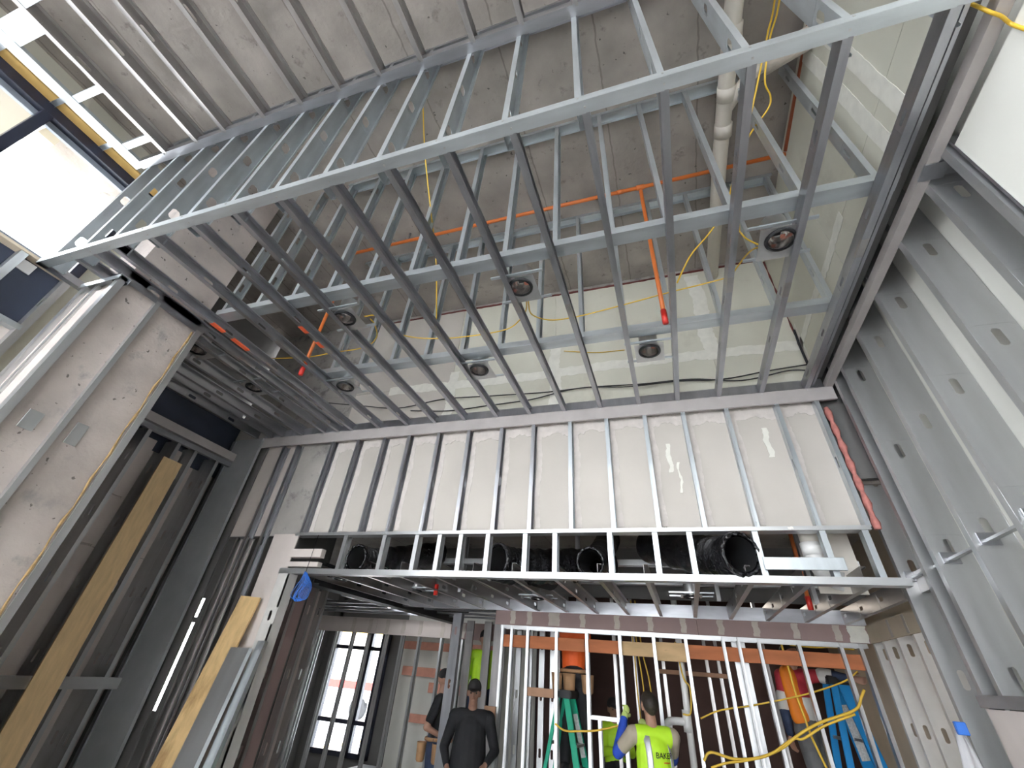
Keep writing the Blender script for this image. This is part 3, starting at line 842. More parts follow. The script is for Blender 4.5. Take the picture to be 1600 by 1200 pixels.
# left rear partition in front of the window
wlr = root('wall_far_left', kind='structure', loc=(-5.5, 9, 0))
for a, c in ((-7.7, -5.85), (-5.846, -4.2), (-4.196, -2.95)):
    box('drywall_panel', (a, c, 8.985, 9.0, 2.28, 2.54), M['board_pink'] if a > -5 else M['board_rose'], wlr)
for x in (-7.2, -6.80, -6.40, -6.03, -5.62, -5.26, -4.88, -4.40, -3.97, -3.55, -3.15):
    steel('stud', (x, 9.0, 0), Z, 2.35, Y, X, W=0.09, F=0.04, holes=HOLE, m='galv_wall', parent=wlr)
for x in (-6.4, -6.0, -5.6, -5.23, -4.85, -4.37, -3.94):
    ragged('joint_compound', x - 0.04, x + 0.04, 2.30, 2.53, 8.982, 0.003, M['mud_tan'], wlr, 0.008, 6, 'z')
steel('post', (-3.21, 6.9, 0), Z, 2.5, X, Y, W=0.13, F=0.09, lip=0, holes=HOLE, m='galv', parent=wlr)
for x, y in ((-3.40, 8.0), (-3.08, 8.0), (-2.9, 8.0)):
    steel('stud', (x - 0.05, y, 0), Z, 2.5, X, Y, W=0.125, F=0.04, m='galv_warm', parent=wlr)
# side wall running back from the jamb
ws = root('wall_jamb_return', kind='structure', loc=(-4.3, 5.0, 0))
box('back_panel', (-4.34, -4.32, 4.36, 5.2, 0, 3.38), M['greywall'], ws)
for y0, y1, mm in ((4.42, 4.62, 'board_pink'), (4.70, 4.95, 'board_pink'), (5.0, 5.19, 'board_rose')):
    box('drywall_panel', (-4.315, -4.30, y0, y1, 0, 2.5), M[mm], ws)
for y in (4.38, 4.64, 4.97, 5.16):
    steel('stud', (-4.19, y, 0), Z, 2.52, -X, Y, W=0.09, F=0.04, holes=HOLE, m='galv_warm', parent=ws)
bm = bmesh.new()
for (xa, ya), (xb, yb) in (((-4.33, 5.2), (-6.35, 7.62)), ((-6.35, 7.62), (-9.0, 7.62))):
    d_ = V((xb - xa, yb - ya, 0)).normalized()
    n_ = V((-d_.y, d_.x, 0)) * 0.02
    c8 = [bm.verts.new((px_ + n_.x * s_, py_ + n_.y * s_, zz)) for (px_, py_) in ((xa, ya), (xb, yb)) for s_ in (0, 1) for zz in (0, 3.38)]
    for f in ((0, 1, 3, 2), (4, 6, 7, 5), (0, 4, 5, 1), (2, 3, 7, 6), (0, 2, 6, 4), (1, 5, 7, 3)):
        bm.faces.new([c8[i] for i in f])
obj('end_panel', bm, M['greywall'], ws)

win2 = root('window_2', kind='structure', loc=(-6.7, 10.05, 0.4))
a, c = -7.5, -6.08
for x0, x1 in ((a, a + 0.07), (c - 0.07, c), (-6.66, -6.52), (-6.30, -6.24)):
    bevbox('mullion', (x0, x1, 9.99, 10.09, 0.32, 2.45), M['frame_dark'], win2)
for z0, z1 in ((0.32, 0.40), (0.80, 0.87), (2.02, 2.09), (2.37, 2.45)):
    bevbox('transom', (a, c, 9.99, 10.09, z0, z1), M['frame_dark'], win2)
box('pane', (a, c, 10.035, 10.042, 0.34, 2.43), M['glass'], win2)
st = root('street_pavement', 'pale street surface outside the rear window', 'pavement', (-8, 14, 0))
box('pavement_slab', (-20, 0, 10.4, 40, -0.3, -0.05), M['tile_white'], st)
box('painted_line', (-9.6, -9.3, 12, 20, -0.05, -0.045), M['yellow'], st)
ob = root('opposite_building', 'yellowish building across the street outside the rear window', 'building', (-20, 32, 0))
box('facade', (-34, -8, 30, 33, 0, 3.2), M['beige'], ob)
box('facade', (-34, -8, 30.1, 33, 3.2, 6), M['sheath'], ob)
van = root('parked_van', 'white van with red stripe parked outside the rear window', 'van', (-13.5, 20, 0))
bm = bmesh.new(); bx(bm, -15.6, -11.6, 19, 21, 0.35, 1.9)
bmesh.ops.bevel(bm, geom=bm.edges[:], offset=0.18, segments=3, affect='EDGES'); obj('body', bm, M['white'], van, True)
box('stripe', (-15.4, -11.8, 18.985, 19.0, 0.9, 1.15), M['red'], van)
for xx in (-15.0, -12.4):
    bm = bmesh.new(); lathe(bm, [(0, 0), (0.34, 0), (0.34, 0.2), (0, 0.2)], Matrix.Translation((xx, 19.1, 0.34)) @ Matrix.Rotation(math.pi / 2, 4, 'X'), 20); obj('wheel', bm, M['black'], van)

# ================================================================== SERVICES
sp = root('sprinkler_pipe', 'orange sprinkler pipe under the slab with capped drops into the dropped frame', 'pipe', (-1, 2.8, 6.03))
tubeobj('main', [(-3.45, 2.79, 6.03), (1.60, 2.79, 6.03)], 0.021, M['orange'], sp, 12, 0)
tubeobj('return_leg', [(1.60, 2.75, 6.03), (1.62, 1.0, 6.05)], 0.024, M['rust'], sp, 12, 0)
for x, y in ((0.225, 2.86), (-3.49, 2.86)):
    dr_ = tubeobj('drop', [(x, 2.80, 6.02), (x, y, 5.7), (x - 0.005, y + 0.02, H1 + 0.05)] , 0.019, M['orange'], sp, 12, 3)
    tubeobj('red_cap', [(x - 0.005, y + 0.021, H1 + 0.11), (x - 0.005, y + 0.021, H1 - 0.03)], 0.0245, M['red'], dr_, 12, 0)
    tubeobj('coupling', [(x - 0.04, 2.79, 6.03), (x + 0.04, 2.79, 6.03)], 0.028, M['orange'], sp, 12, 0)
tubeobj('coupling', [(-0.02, 2.79, 6.03), (0.05, 2.79, 6.03)], 0.025, M['orange'], sp, 12, 0)
for x in (-2.6, -0.9, 1.0):
    bm = bmesh.new()
    bx(bm, x - 0.012, x + 0.012, 2.755, 2.825, 6.055, 6.06); bx(bm, x - 0.012, x + 0.012, 2.785, 2.795, 6.06, ZS)
    obj('strap', bm, M['galv'], sp)
for i, (x, y) in enumerate(((-2.67, 5.16), (1.177, 5.29))):
    d = root('sprinkler_drop', ('red-capped sprinkler drop hanging low in the rear ceiling at left', 'orange sprinkler drop with red cap in the rear ceiling at right')[i], 'pipe', (x, y, 2.55), 'capped sprinkler drops in the rear ceiling')
    tubeobj('pipe', [(x, y - 0.12, 3.385), (x, y, 2.60)], 0.019, M['orange'] if i else M['galv'], d, 10, 0)
    tubeobj('red_cap', [(x, y, 2.61), (x, y + 0.005, 2.50)], 0.0255, M['red'], d, 12, 0)

dp = root('drain_pipe', 'pale plastic drain pipe along the slab with an angled branch', 'pipe', (1.0, 2.5, 5.98))
tubeobj('main', [(1.075, 0.2, 5.98), (1.02, 1.6, 5.98), (0.99, 2.6, 5.98), (0.975, 4.25, 5.98)], 0.068, M['pvc'], dp, 20, 0)
for y in (1.55, 2.02, 2.35):
    tubeobj('coupling', [(1.035 - (y - 1.3) * 0.03, y - 0.06, 5.98), (1.035 - (y - 1.3) * 0.03, y + 0.06, 5.98)], 0.078, M['pvc'], dp, 20, 0)
tubeobj('branch', [(1.0, 2.2, 5.98), (1.10, 2.03, 5.96), (1.18, 1.92, 5.95), (1.32, 1.83, 5.94)], 0.05, M['pvc'], dp, 16, 3)
tubeobj('insulated_branch', [(1.27, 1.86, 5.94), (1.46, 1.78, 5.92), (1.85, 1.65, 5.92)], 0.085, M['insul'], dp, 18, 3)
tubeobj('marker_band', [(1.06, 1.0, 5.98), (1.055, 1.05, 5.98)], 0.0705, M['wood_brown'], dp, 20, 0)

vp = root('vent_elbow', 'white plastic vent pipe with elbow inside the header at right', 'pipe', (1.15, 4.5, 2.8))
tubeobj('pipe', [(1.15, 4.55, 3.3), (1.15, 4.53, 2.88)], 0.068, M['pvc'], vp, 20, 0)
tubeobj('collar', [(1.15, 4.531, 2.90), (1.15, 4.53, 2.80)], 0.08, M['pvc_white'], vp, 20, 0)
tubeobj('elbow', [(1.15, 4.53, 2.82), (1.16, 4.52, 2.72), (1.20, 4.50, 2.64), (1.29, 4.48, 2.60)], 0.07, M['pvc_white'], vp, 20, 4)


def can_light(name, x, y, z, label, group, parts=True, sc=1.0, m2=None):
    """recessed lamp housing: mounting pan on two bars, can above, black trim ring, open reflector below"""
    t = root(name, label, 'light', (x, y, z), group)
    bm = bmesh.new()
    T = Matrix.Translation((x, y, z))
    # pan: square plate with a round opening
    a, seg = 0.125 * sc, 24
    r = 0.082 * sc
    sq = []
    for k in range(seg):
        th = 2 * math.pi * k / seg
        cx, cy = math.cos(th), math.sin(th)
        f = 1 / max(abs(cx), abs(cy))
        sq.append((cx * f * a * 1.02, cy * f * a * (0.80 if cy < 0 else 1.42)))
    for zz in (0.02, 0.022):
        inn = [bm.verts.new(T @ V((r * math.cos(2 * math.pi * k / seg), r * math.sin(2 * math.pi * k / seg), zz))) for k in range(seg)]
        ou = [bm.verts.new(T @ V((*p, zz))) for p in sq]
        for k in range(seg):
            bm.faces.new((inn[k], inn[(k + 1) % seg], ou[(k + 1) % seg], ou[k]))
    obj('mounting_pan', bm, m2 or M['plate'], t)
    bm = bmesh.new()
    lathe(bm, [(0.082 * sc, 0.022), (0.082 * sc, 0.19), (0.07 * sc, 0.20), (0.0, 0.20)], T, 24)
    obj('can', bm, M['plate'], t, True)
    bm = bmesh.new()
    lathe(bm, [(0.078 * sc, 0.0), (0.096 * sc, 0.0), (0.098 * sc, 0.014), (0.078 * sc, 0.018), (0.078 * sc, 0.0)], T, 28)
    obj('trim_ring', bm, M['black'], t, True)
    bm = bmesh.new()
    lathe(bm, [(0.078 * sc, 0.012), (0.070 * sc, 0.06), (0.052 * sc, 0.11), (0.0, 0.125)], T, 24)
    obj('reflector', bm, M['shield'], t, True)
    box('lamp_module', (x - 0.022, x + 0.022, y - 0.022, y + 0.022, z + 0.08, z + 0.118), M['black'], t)
    bevbox('red_reflection', (x + 0.02, x + 0.05, y + 0.01, y + 0.045, z + 0.07, z + 0.073), M['salmon'], t, 0.001)  # reddish reflection in the reflector, put in as a coloured plate
    for s in (-1, 1):
        steel('hanger_bar', (x - 0.21, y + (-0.115 if s < 0 else 0.168) * sc - 0.012, z + 0.03), X, 0.42, Y, Z, W=0.022, F=0.012, lip=0, m='galv_blue', parent=t)
    bevbox('junction_box', (x - 0.05, x + 0.05, y + 0.15, y + 0.20, z + 0.04, z + 0.10), M['galv'], t, 0.003)
    return t


G1 = 'recessed lamp housings in the dropped frame'
for x, y, lb in ((-2.49, 2.24, 'recessed lamp housing beside the orange-marked joist'), (-0.84, 2.25, 'recessed lamp housing in the middle bay just below the near channel'), (0.985, 2.245, 'recessed lamp housing with yellow cables near the white pipe'),
                 (-3.22, 3.27, 'recessed lamp housing behind the left red-capped drop'), (-1.60, 3.28, 'recessed lamp housing left of centre under the far channel'), (0.07, 3.32, 'recessed lamp housing below the right red-capped drop'),
                 (-4.36, 2.30, 'recessed lamp housing just behind the concrete pier'), (-4.33, 3.06, 'dark recessed lamp housing at the shaded left end')):
    can_light('recessed_light', x, y, H1 + 0.016, lb, G1)
G2 = 'recessed lamp housings in the rear ceiling'
for x, y, lb in ((-3.68, 4.70, 'small lamp housing hung just behind the header at left'), (-3.08, 5.42, 'lamp housing on bars beside the left red sprinkler cap'), (-1.59, 5.72, 'lamp housing in the rear ceiling behind the black duct mouths'), (0.14, 5.25, 'lamp housing with yellow wiring in the rear ceiling at right')):
    can_light('recessed_light', x, y, 2.56, lb, G2, sc=0.8)


def cable(name, pts, r, m, label, cat, group=None):
    o = tubeobj(name, pts, r, m)
    return tag(o, label, cat, group)


GC = 'yellow electrical cables in the dropped frame'
CY = 'yellow_cable'
cable(CY, [(-1.697, 1.4, 6.18), (-1.708, 1.673, 5.7), (-1.719, 1.971, 5.3), (-1.721, 2.228, 4.95), (-1.743, 2.403, 4.7), (-1.817, 2.655, 4.45)], 0.006, M['yellow'], 'yellow cable hanging straight down from the slab at upper centre', 'cable', GC)
cable(CY, [(-4.108, 2.935, 4.55), (-3.595, 2.951, 4.5), (-3.265, 2.965, 4.52), (-2.838, 2.937, 4.5), (-2.555, 2.767, 4.45), (-2.425, 2.554, 4.42), (-2.40, 2.443, 4.40)], 0.006, M['yellow'], 'yellow cable from the dark left end to the orange-marked lamp', 'cable', GC)
cable(CY, [(-2.40, 2.36, 4.36), (-2.33, 2.45, 4.42), (-2.308, 2.834, 4.5), (-1.996, 2.971, 4.5), (-1.621, 3.014, 4.5), (-1.239, 2.998, 4.5), (-1.05, 2.86, 4.47), (-0.932, 2.684, 4.42), (-0.86, 2.45, 4.36)], 0.006, M['yellow'], 'yellow cable sagging between the two near lamp housings', 'cable', GC)
cable(CY, [(-0.84, 2.45, 4.36), (-0.877, 2.584, 4.38), (-0.906, 2.796, 4.45), (-0.778, 2.959, 4.5), (-0.536, 2.97, 4.5), (-0.179, 2.943, 4.52), (0.296, 2.907, 4.56), (0.53, 2.877, 4.56), (0.736, 2.835, 4.55)], 0.006, M['yellow'], 'yellow cable crossing behind the right red-capped drop', 'cable', GC)
cable(CY, [(0.365, 2.795, 4.55), (0.426, 2.693, 4.6), (0.513, 2.627, 4.7), (0.679, 2.568, 4.85), (0.826, 2.447, 5.0), (0.947, 2.166, 5.2), (1.081, 2.095, 5.4), (1.211, 1.998, 5.5), (1.233, 1.928, 5.55), (1.193, 1.816, 5.6), (1.256, 1.612, 5.8), (1.347, 1.431, 5.98), (1.36, 0.8, 6.1)], 0.007, M['yellow'], 'long yellow cable looping beside the pale drain pipe', 'cable', GC)
cable(CY, [(0.856, 2.489, 4.7), (0.90, 2.3, 5.0), (0.923, 2.159, 5.2), (1.05, 2.007, 5.4), (1.187, 1.736, 5.7), (1.253, 1.583, 5.85), (1.321, 1.431, 6.0), (1.34, 0.8, 6.1)], 0.007, M['yellow'], 'straight yellow cable running up beside the drain pipe', 'cable', GC)
cable(CY, [(0.856, 2.489, 4.7), (0.845, 2.393, 4.5), (0.881, 2.368, 4.4), (0.93, 2.36, 4.33)], 0.006, M['yellow'], 'short yellow cable entering the right lamp from above', 'cable', GC)
cable(CY, [(0.80, 2.80, 4.56), (0.861, 2.574, 4.5), (0.893, 2.436, 4.42), (0.935, 2.377, 4.34)], 0.006, M['yellow'], 'short yellow cable entering the right lamp from behind', 'cable', GC)
cable(CY, [(-0.931, 4.25, 5.099), (-0.535, 4.25, 5.014), (-0.193, 4.25, 4.996)], 0.005, M['yellow'], 'faint yellow cable clipped to the taped drywall', 'cable', GC)
cable(CY, [(1.585, 1.12, 4.55), (1.59, 1.11, 4.31), (1.61, 1.12, 4.22), (1.66, 1.15, 4.21), (1.708, 1.191, 4.20), (1.708, 1.182, 4.08)], 0.008, M['yellow'], 'yellow cable bundle across the upper right corner', 'cable', GC)
GW = 'black wires along the back drywall'
cable('black_wire', [(-4.495, 4.23, 4.74), (-3.781, 4.21, 4.599), (-3.165, 4.23, 4.506), (-2.522, 4.23, 4.568), (-1.893, 4.21, 4.53), (-1.164, 4.23, 4.509), (-0.632, 4.23, 4.513), (-0.204, 4.21, 4.456), (0.337, 4.23, 4.473), (0.774, 4.22, 4.432), (1.208, 4.23, 4.482), (1.572, 4.23, 4.508)], 0.007, M['black'], 'upper black wire drooping along the back drywall', 'wire', GW)
cable('black_wire', [(-2.959, 4.23, 4.446), (-2.399, 4.23, 4.388), (-1.886, 4.23, 4.406), (-1.319, 4.23, 4.431), (-0.781, 4.23, 4.515), (-0.064, 4.23, 4.484), (0.468, 4.23, 4.48), (0.949, 4.23, 4.4), (1.375, 4.23, 4.458), (1.567, 4.23, 4.439)], 0.007, M['black'], 'lower black wire drooping along the back drywall', 'wire', GW)
cable('black_conduit', [(1.585, 4.22, 4.95), (1.583, 4.24, 4.75), (1.58, 4.23, 4.45)], 0.012, M['black'], 'dark stub of conduit in the right back corner', 'conduit')


def duct(x, y, z, r, tilt, lb, back=1.3, bend=(0.2, 0.25)):
    t = root('flexible_duct', lb, 'duct', (x, y, z), 'black flexible ducts in the header')
    d = V(tilt).normalized()
    p0 = V((x, y, z))
    path = spline([p0, p0 + d * 0.25, p0 + d * 0.6 + V((bend[0] * .3, 0, bend[1] * .3)), p0 + d * back + V((bend[0], 0, bend[1]))], 16)
    bm = bmesh.new()
    rr = [r * (1.0 + 0.05 * math.sin(i * 1.35) + 0.02 * math.sin(i * 3.1)) for i in range(len(path))]
    rr[0] = r * 1.02
    tube(bm, path, rr, 26, caps=False)
    obj('sleeve', bm, M['duct'], t, True)
    bm = bmesh.new()
    tube(bm, [p0 + d * 0.004, p0 + d * 0.9], [r * 0.8, r * 0.78], 26, caps=False)
    obj('liner', bm, M['duct_in'], t, True)
    bm = bmesh.new()
    u, v = frame(d)
    n = 44
    ring = []
    for k in range(n + 1):
        th = 2 * math.pi * k / n
        ring.append(p0 + (u * math.cos(th) + v * math.sin(th)) * r * (0.93 + 0.025 * math.sin(k * 2.7)) + d * (0.007 * math.sin(k * 1.9)))
    tube(bm, ring, [r * 0.10 * (1 + 0.22 * math.sin(k * 2.2)) for k in range(n + 1)], 8, caps=False)
    obj('crumpled_mouth', bm, M['duct'], t, True)
    return t


duct(-3.215, 4.26, 2.705, 0.135, (0.08, 1, 0.06), 'black flexible duct mouth nearest the left of the header')
duct(-1.70, 4.50, 2.735, 0.17, (0.45, 1, 0.0), 'black flexible duct set back, second from the left', 1.2, (0.5, 0.2))
duct(-0.70, 4.25, 2.685, 0.125, (0.02, 1, 0.16), 'black flexible duct mouth at the middle of the header', 1.3, (0.0, 0.3))
duct(0.55, 4.20, 2.745, 0.165, (-0.42, 1, 0.10), 'largest black flexible duct mouth, right of the header', 1.2, (-0.3, 0.2))

# blue twine
tw = root('blue_twine', 'loose bundle of blue twine hanging from the left end of the header', 'twine', (-3.75, 4.19, 2.5))
bm = bmesh.new()
for k in range(7):
    ox = -3.79 + k * 0.018
    tube(bm, spline([(-3.77, 4.20, 2.56), (ox, 4.195, 2.47), (ox - 0.06 + 0.03 * math.sin(k), 4.19, 2.34 - 0.02 * (k % 3)), (ox + 0.03, 4.195, 2.30), (ox + 0.06, 4.195, 2.42), (-3.745, 4.20, 2.55)], 5), 0.0035, 5)
obj('strands', bm, M['blue_twine'], tw)
tubeobj('tie_line', [(-3.755, 4.205, 2.93), (-3.76, 4.20, 2.55)], 0.003, M['black'], tw, 5, 0)

# ---- leaning boards and studs on the left


def leaning(name, p0, p1, wdir, W, T, m, label, cat):
    """board whose centre line runs p0 -> p1; wdir is across"""
    p0, p1 = V(p0), V(p1)
    ax = (p1 - p0).normalized()
    wd = V(wdir); wd = (wd - ax * wd.dot(ax)).normalized()
    nd = ax.cross(wd)
    bm = bmesh.new()
    L = (p1 - p0).length
    ns = 8
    rows = []
    for i in range(ns + 1):
        c = p0 + ax * L * i / ns + nd * 0.012 * math.sin(math.pi * i / ns)
        rows.append([bm.verts.new(c + wd * a * W / 2 + nd * b_ * T / 2) for a, b_ in ((-1, -1), (1, -1), (1, 1), (-1, 1))])
    for a, c in zip(rows, rows[1:]):
        for k in range(4):
            bm.faces.new((a[k], a[(k + 1) % 4], c[(k + 1) % 4], c[k]))
    bm.faces.new(rows[0][::-1]); bm.faces.new(rows[-1])
    bmesh.ops.recalc_face_normals(bm, faces=bm.faces)
    me = done(bm, name)
    o = link(name, me, m)
    return tag(o, label, cat)


leaning('plank', (-5.18, 3.22, 0.0), (-5.585, 3.43, 3.60), (0.1, 1, 0), 0.235, 0.02, M['osb'], 'tall tan board leaning against the left recess wall', 'board')
leaning('plank', (-4.38, 3.80, 0.0), (-4.33, 4.16, 2.30), (1, 0.1, 0), 0.245, 0.022, M['osb2'], 'shorter stained tan board leaning left of the opening', 'board')
s1 = root('leaning_stud', 'grey steel stud leaning beside the stained tan board', 'stud', (-3.9, 3.6, 0))
p0, p1 = V((-4.18, 3.72, 0.0)), V((-4.24, 4.06, 1.86))
ax = (p1 - p0).normalized()
wd = (X - ax * X.dot(ax)).normalized()
steel('stud_body', p0, ax, (p1 - p0).length, wd, ax.cross(wd), W=0.23, F=0.045, lip=0.012, m='galv_wall', parent=s1)
s2 = root('leaning_stud', 'pale steel stud propped against the bright door jamb', 'stud', (-3.8, 3.75, 0))
p0, p1 = V((-3.92, 3.80, 0.0)), V((-4.02, 4.15, 1.93))
ax = (p1 - p0).normalized()
wd = (X - ax * X.dot(ax)).normalized()
steel('stud_body', p0, ax, (p1 - p0).length, wd, ax.cross(wd), W=0.09, F=0.045, lip=0.012, m='galv_blue', parent=s2)

# ---- rear plumbing and cables
rp = root('waste_stack', 'white plastic waste pipe with side tee behind the far studs', 'pipe', (-0.08, 7.0, 0))
tubeobj('pipe', [(-0.045, 7.0, 3.2), (-0.09, 7.0, 0.0)], 0.038, M['pvc_white'], rp, 16, 0)
tubeobj('tee', [(-0.082, 7.0, 1.64), (-0.085, 7.0, 1.44)], 0.048, M['pvc_white'], rp, 16, 0)
tubeobj('side_arm', [(-0.09, 7.0, 1.53), (-0.22, 7.0, 1.53), (-0.30, 7.0, 1.51), (-0.335, 7.0, 1.42), (-0.335, 7.0, 1.30)], 0.038, M['pvc_white'], rp, 16, 4)
GR = 'yellow cords around the far studs'
cable('extension_cable', [(0.036, 6.66, 1.247), (0.12, 6.67, 1.32), (0.351, 6.68, 1.29), (0.603, 6.68, 1.328), (0.835, 6.70, 1.422), (1.013, 6.70, 1.535), (1.253, 6.70, 1.655), (1.609, 6.70, 1.784), (1.705, 6.70, 1.893), (1.757, 6.70, 1.959)], 0.013, M['yellow'], 'thick yellow cord rising to the right across the far studs', 'cable', GR)
cable('extension_cable', [(0.10, 6.66, 1.20), (0.25, 6.66, 1.25), (0.45, 6.67, 1.29), (0.70, 6.68, 1.36), (0.95, 6.70, 1.50), (1.05, 6.70, 1.51), (1.28, 6.70, 1.63), (1.60, 6.70, 1.75)], 0.011, M['yellow'], 'lower strand of yellow cord crossing the far studs', 'cable', GR)
cable('extension_cable', [(1.10, 6.92, 2.6), (1.119, 6.90, 2.094), (1.124, 6.90, 1.902), (1.152, 6.9, 1.67), (1.17, 6.9, 1.524), (1.20, 6.9, 1.407), (1.25, 6.9, 1.2), (1.27, 6.9, 0.9)], 0.012, M['yellow'], 'yellow cord hanging down in front of the orange vest', 'cable', GR)
cable('extension_cable', [(0.07, 6.86, 1.582), (0.254, 6.86, 1.658), (0.429, 6.86, 1.7), (0.669, 6.86, 1.746), (1.213, 6.86, 1.88), (1.624, 6.86, 2.019), (1.80, 6.88, 2.12)], 0.008, M['yellow'], 'thin yellow cord strung level behind the right far studs', 'cable', GR)
cable('extension_cable', [(-1.60, 6.70, 1.40), (-1.48, 6.70, 1.35), (-1.3, 6.70, 1.36), (-1.1, 6.71, 1.385), (-0.79, 6.71, 1.461)], 0.010, M['yellow'], 'yellow cord tied across the green ladder', 'cable', GR)
cable('extension_cable', [(1.20, 6.92, 2.335), (1.45, 6.92, 2.325), (1.62, 6.92, 2.335), (1.85, 6.92, 2.325)], 0.010, M['yellow'], 'yellow cord lying above the right orange timber', 'cable', GR)
for i, x in enumerate((-0.66, -0.61, -0.55)):
    cable('extension_cable', [(x - 0.04, 7.4, 2.8), (x, 7.4, 2.2), (x + 0.03 * i, 7.4, 1.8), (x + 0.02, 7.4, 1.2)], 0.009, M['yellow'], ('left', 'middle', 'right')[i] + ' hanging yellow cord behind the opening above the vest worker', 'cable', GR)
cable('extension_cable', [(-0.10, 6.95, 2.3), (-0.06, 6.94, 1.95), (0.0, 6.94, 1.85), (-0.03, 6.94, 1.62), (-0.12, 6.94, 1.6)], 0.009, M['yellow'], 'yellow cord curling against the white waste pipe', 'cable', GR)
tp = root('material_stack', 'low pale stack of sheets on the floor of the left rear room', 'stack', (-5.2, 9.5, 0))
for k in range(4):
    bevbox('sheet', (-6.0 + 0.01 * k, -4.2 - 0.02 * k, 9.15, 9.75, 0.08 * k, 0.08 * k + 0.078), M['tile_white'], tp, 0.004)
cb = root('caution_coil', 'coil of yellow cord on the pale stack', 'coil', (-4.55, 9.4, 0.33))
bm = bmesh.new()
for k in range(5):
    tube(bm, [(-4.55 + (0.2 - 0.02 * k) * math.cos(t * 0.42), 9.4 + (0.2 - 0.02 * k) * math.sin(t * 0.42), 0.34 + 0.02 * k) for t in range(16)], 0.014, 6, caps=False)
obj('loops', bm, M['yellow'], cb, True)

# ================================================================== LADDERS


def step_ladder(name, label, base, h, m, spread, width, ang, stick=True, rw=0.075):
    t = root(name, label, 'ladder', base)
    Rz = Matrix.Rotation(ang, 4, 'Z')
    B = V(base)

    def P(x, y, z): return B + (Rz @ V((x, y, z)))

    def rail(a, c, wx, wy, nm='rail', mm=m):
        a, c = V(a), V(c)
        axx = (c - a).normalized()
        u = (V((1, 0, 0)) - axx * axx.x).normalized()
        v = axx.cross(u)
        bm = bmesh.new()
        vs = []
        for p in (a, c):
            vs.append([bm.verts.new(P(*(p + u * s1_ * wx / 2 + v * s2_ * wy / 2))) for s1_, s2_ in ((-1, -1), (1, -1), (1, 1), (-1, 1))])
        for k in range(4):
            bm.faces.new((vs[0][k], vs[0][(k + 1) % 4], vs[1][(k + 1) % 4], vs[1][k]))
        bm.faces.new(vs[0][::-1]); bm.faces.new(vs[1])
        bmesh.ops.bevel(bm, geom=bm.edges[:], offset=0.004, segments=1, affect='EDGES')
        return obj(nm, bm, mm, t)
    wt = width * 0.45
    for s in (-1, 1):
        rail((s * width, -spread, 0.02), (s * wt, -0.05, h), 0.03, rw)
        rail((s * width, spread, 0.02), (s * wt, 0.05, h), 0.025, rw * 0.6)
        rail((s * width, -spread, 0.0), (s * width, -spread + 0.01, 0.04), 0.045, 0.09, 'foot', M['black'])
        rail((s * width, spread, 0.0), (s * width, spread - 0.01, 0.04), 0.045, 0.06, 'foot', M['black'])
        rail((s * (width * 0.75), -spread * 0.55, h * 0.45), (s * (width * 0.75), spread * 0.55, h * 0.46), 0.008, 0.03, 'spreader', M['plate'])
    n = int(h / 0.3)
    for k in range(1, n):
        z = k * 0.3
        f = z / h
        ww = width + (wt - width) * f
        yy = -spread + (spread - 0.05) * f
        bm = bmesh.new()
        vs = bx(bm, -ww, ww, yy - 0.04, yy + 0.04, z, z + 0.025)
        for q in vs: q.co = P(*q.co)
        obj('step', bm, M['plate'], t)
        bm = bmesh.new()
        yy2 = spread - (spread - 0.05) * f
        vs = bx(bm, -ww, ww, yy2 - 0.012, yy2 + 0.012, z, z + 0.03)
        for q in vs: q.co = P(*q.co)
        obj('brace', bm, M['plate'], t)
    bm = bmesh.new()
    vs = bx(bm, -wt - 0.05, wt + 0.05, -0.13, 0.13, h - 0.02, h + 0.06)
    for q in vs: q.co = P(*q.co)
    bmesh.ops.bevel(bm, geom=bm.edges[:], offset=0.012, segments=2, affect='EDGES')
    obj('top_cap', bm, M['black'], t)
    if stick:
        for z0, z1 in ((h * 0.66, h * 0.9), (h * 0.45, h * 0.56)):
            f0, f1 = z0 / h, z1 / h
            for s in (1,):
                a = V((s * (width + (wt - width) * f0), -spread + (spread - 0.05) * f0 - 0.04, z0))
                c = V((s * (width + (wt - width) * f1), -spread + (spread - 0.05) * f1 - 0.04, z1))
                rail(a + V((0, 0.04, 0)), c + V((0, 0.04, 0)), 0.035, rw * 0.8, 'sticker', M['label'])
    return t


step_ladder('step_ladder', 'green fibreglass step ladder standing behind the far studs', (-1.53, 6.98, 0), 1.66, M['lad_green'], 0.42, 0.24, math.radians(82))
step_ladder('step_ladder', 'blue fibreglass step ladder at the right end of the far room', (1.66, 7.45, 0), 2.02, M['lad_blue'], 0.34, 0.24, math.radians(100), rw=0.12)

# ================================================================== PEOPLE


def capsule(bm, a, c, ra, rb, flat=1.0, fdir=None, seg=14):
    """tapered rounded limb from a to c; flat<1 thins it along fdir"""
    a, c = V(a), V(c)
    d = c - a
    L = d.length
    if L < 1e-6:
        d = V((0, 0, 1)); L = 1e-6
    d = d / L
    if fdir is None:
        u, v = frame(d)
    else:
        v = V(fdir); v = (v - d * v.dot(d)).normalized(); u = d.cross(v)
    prof = []
    for k in range(5):
        th = -math.pi / 2 + math.pi / 2 * k / 4
        prof.append((ra * math.sin(th), max(ra * math.cos(th), 1e-4)))
    for k in range(5):
        th = math.pi / 2 * k / 4
        prof.append((L + rb * math.sin(th), max(rb * math.cos(th), 1e-4)))
    rings = [[bm.verts.new(a + d * h + (u * math.cos(2 * math.pi * k / seg) + v * flat * math.sin(2 * math.pi * k / seg)) * r) for k in range(seg)] for h, r in prof]
    for p, q in zip(rings, rings[1:]):
        for k in range(seg):
            bm.faces.new((p[k], p[(k + 1) % seg], q[(k + 1) % seg], q[k]))
    bm.faces.new(rings[0][::-1]); bm.faces.new(rings[-1])


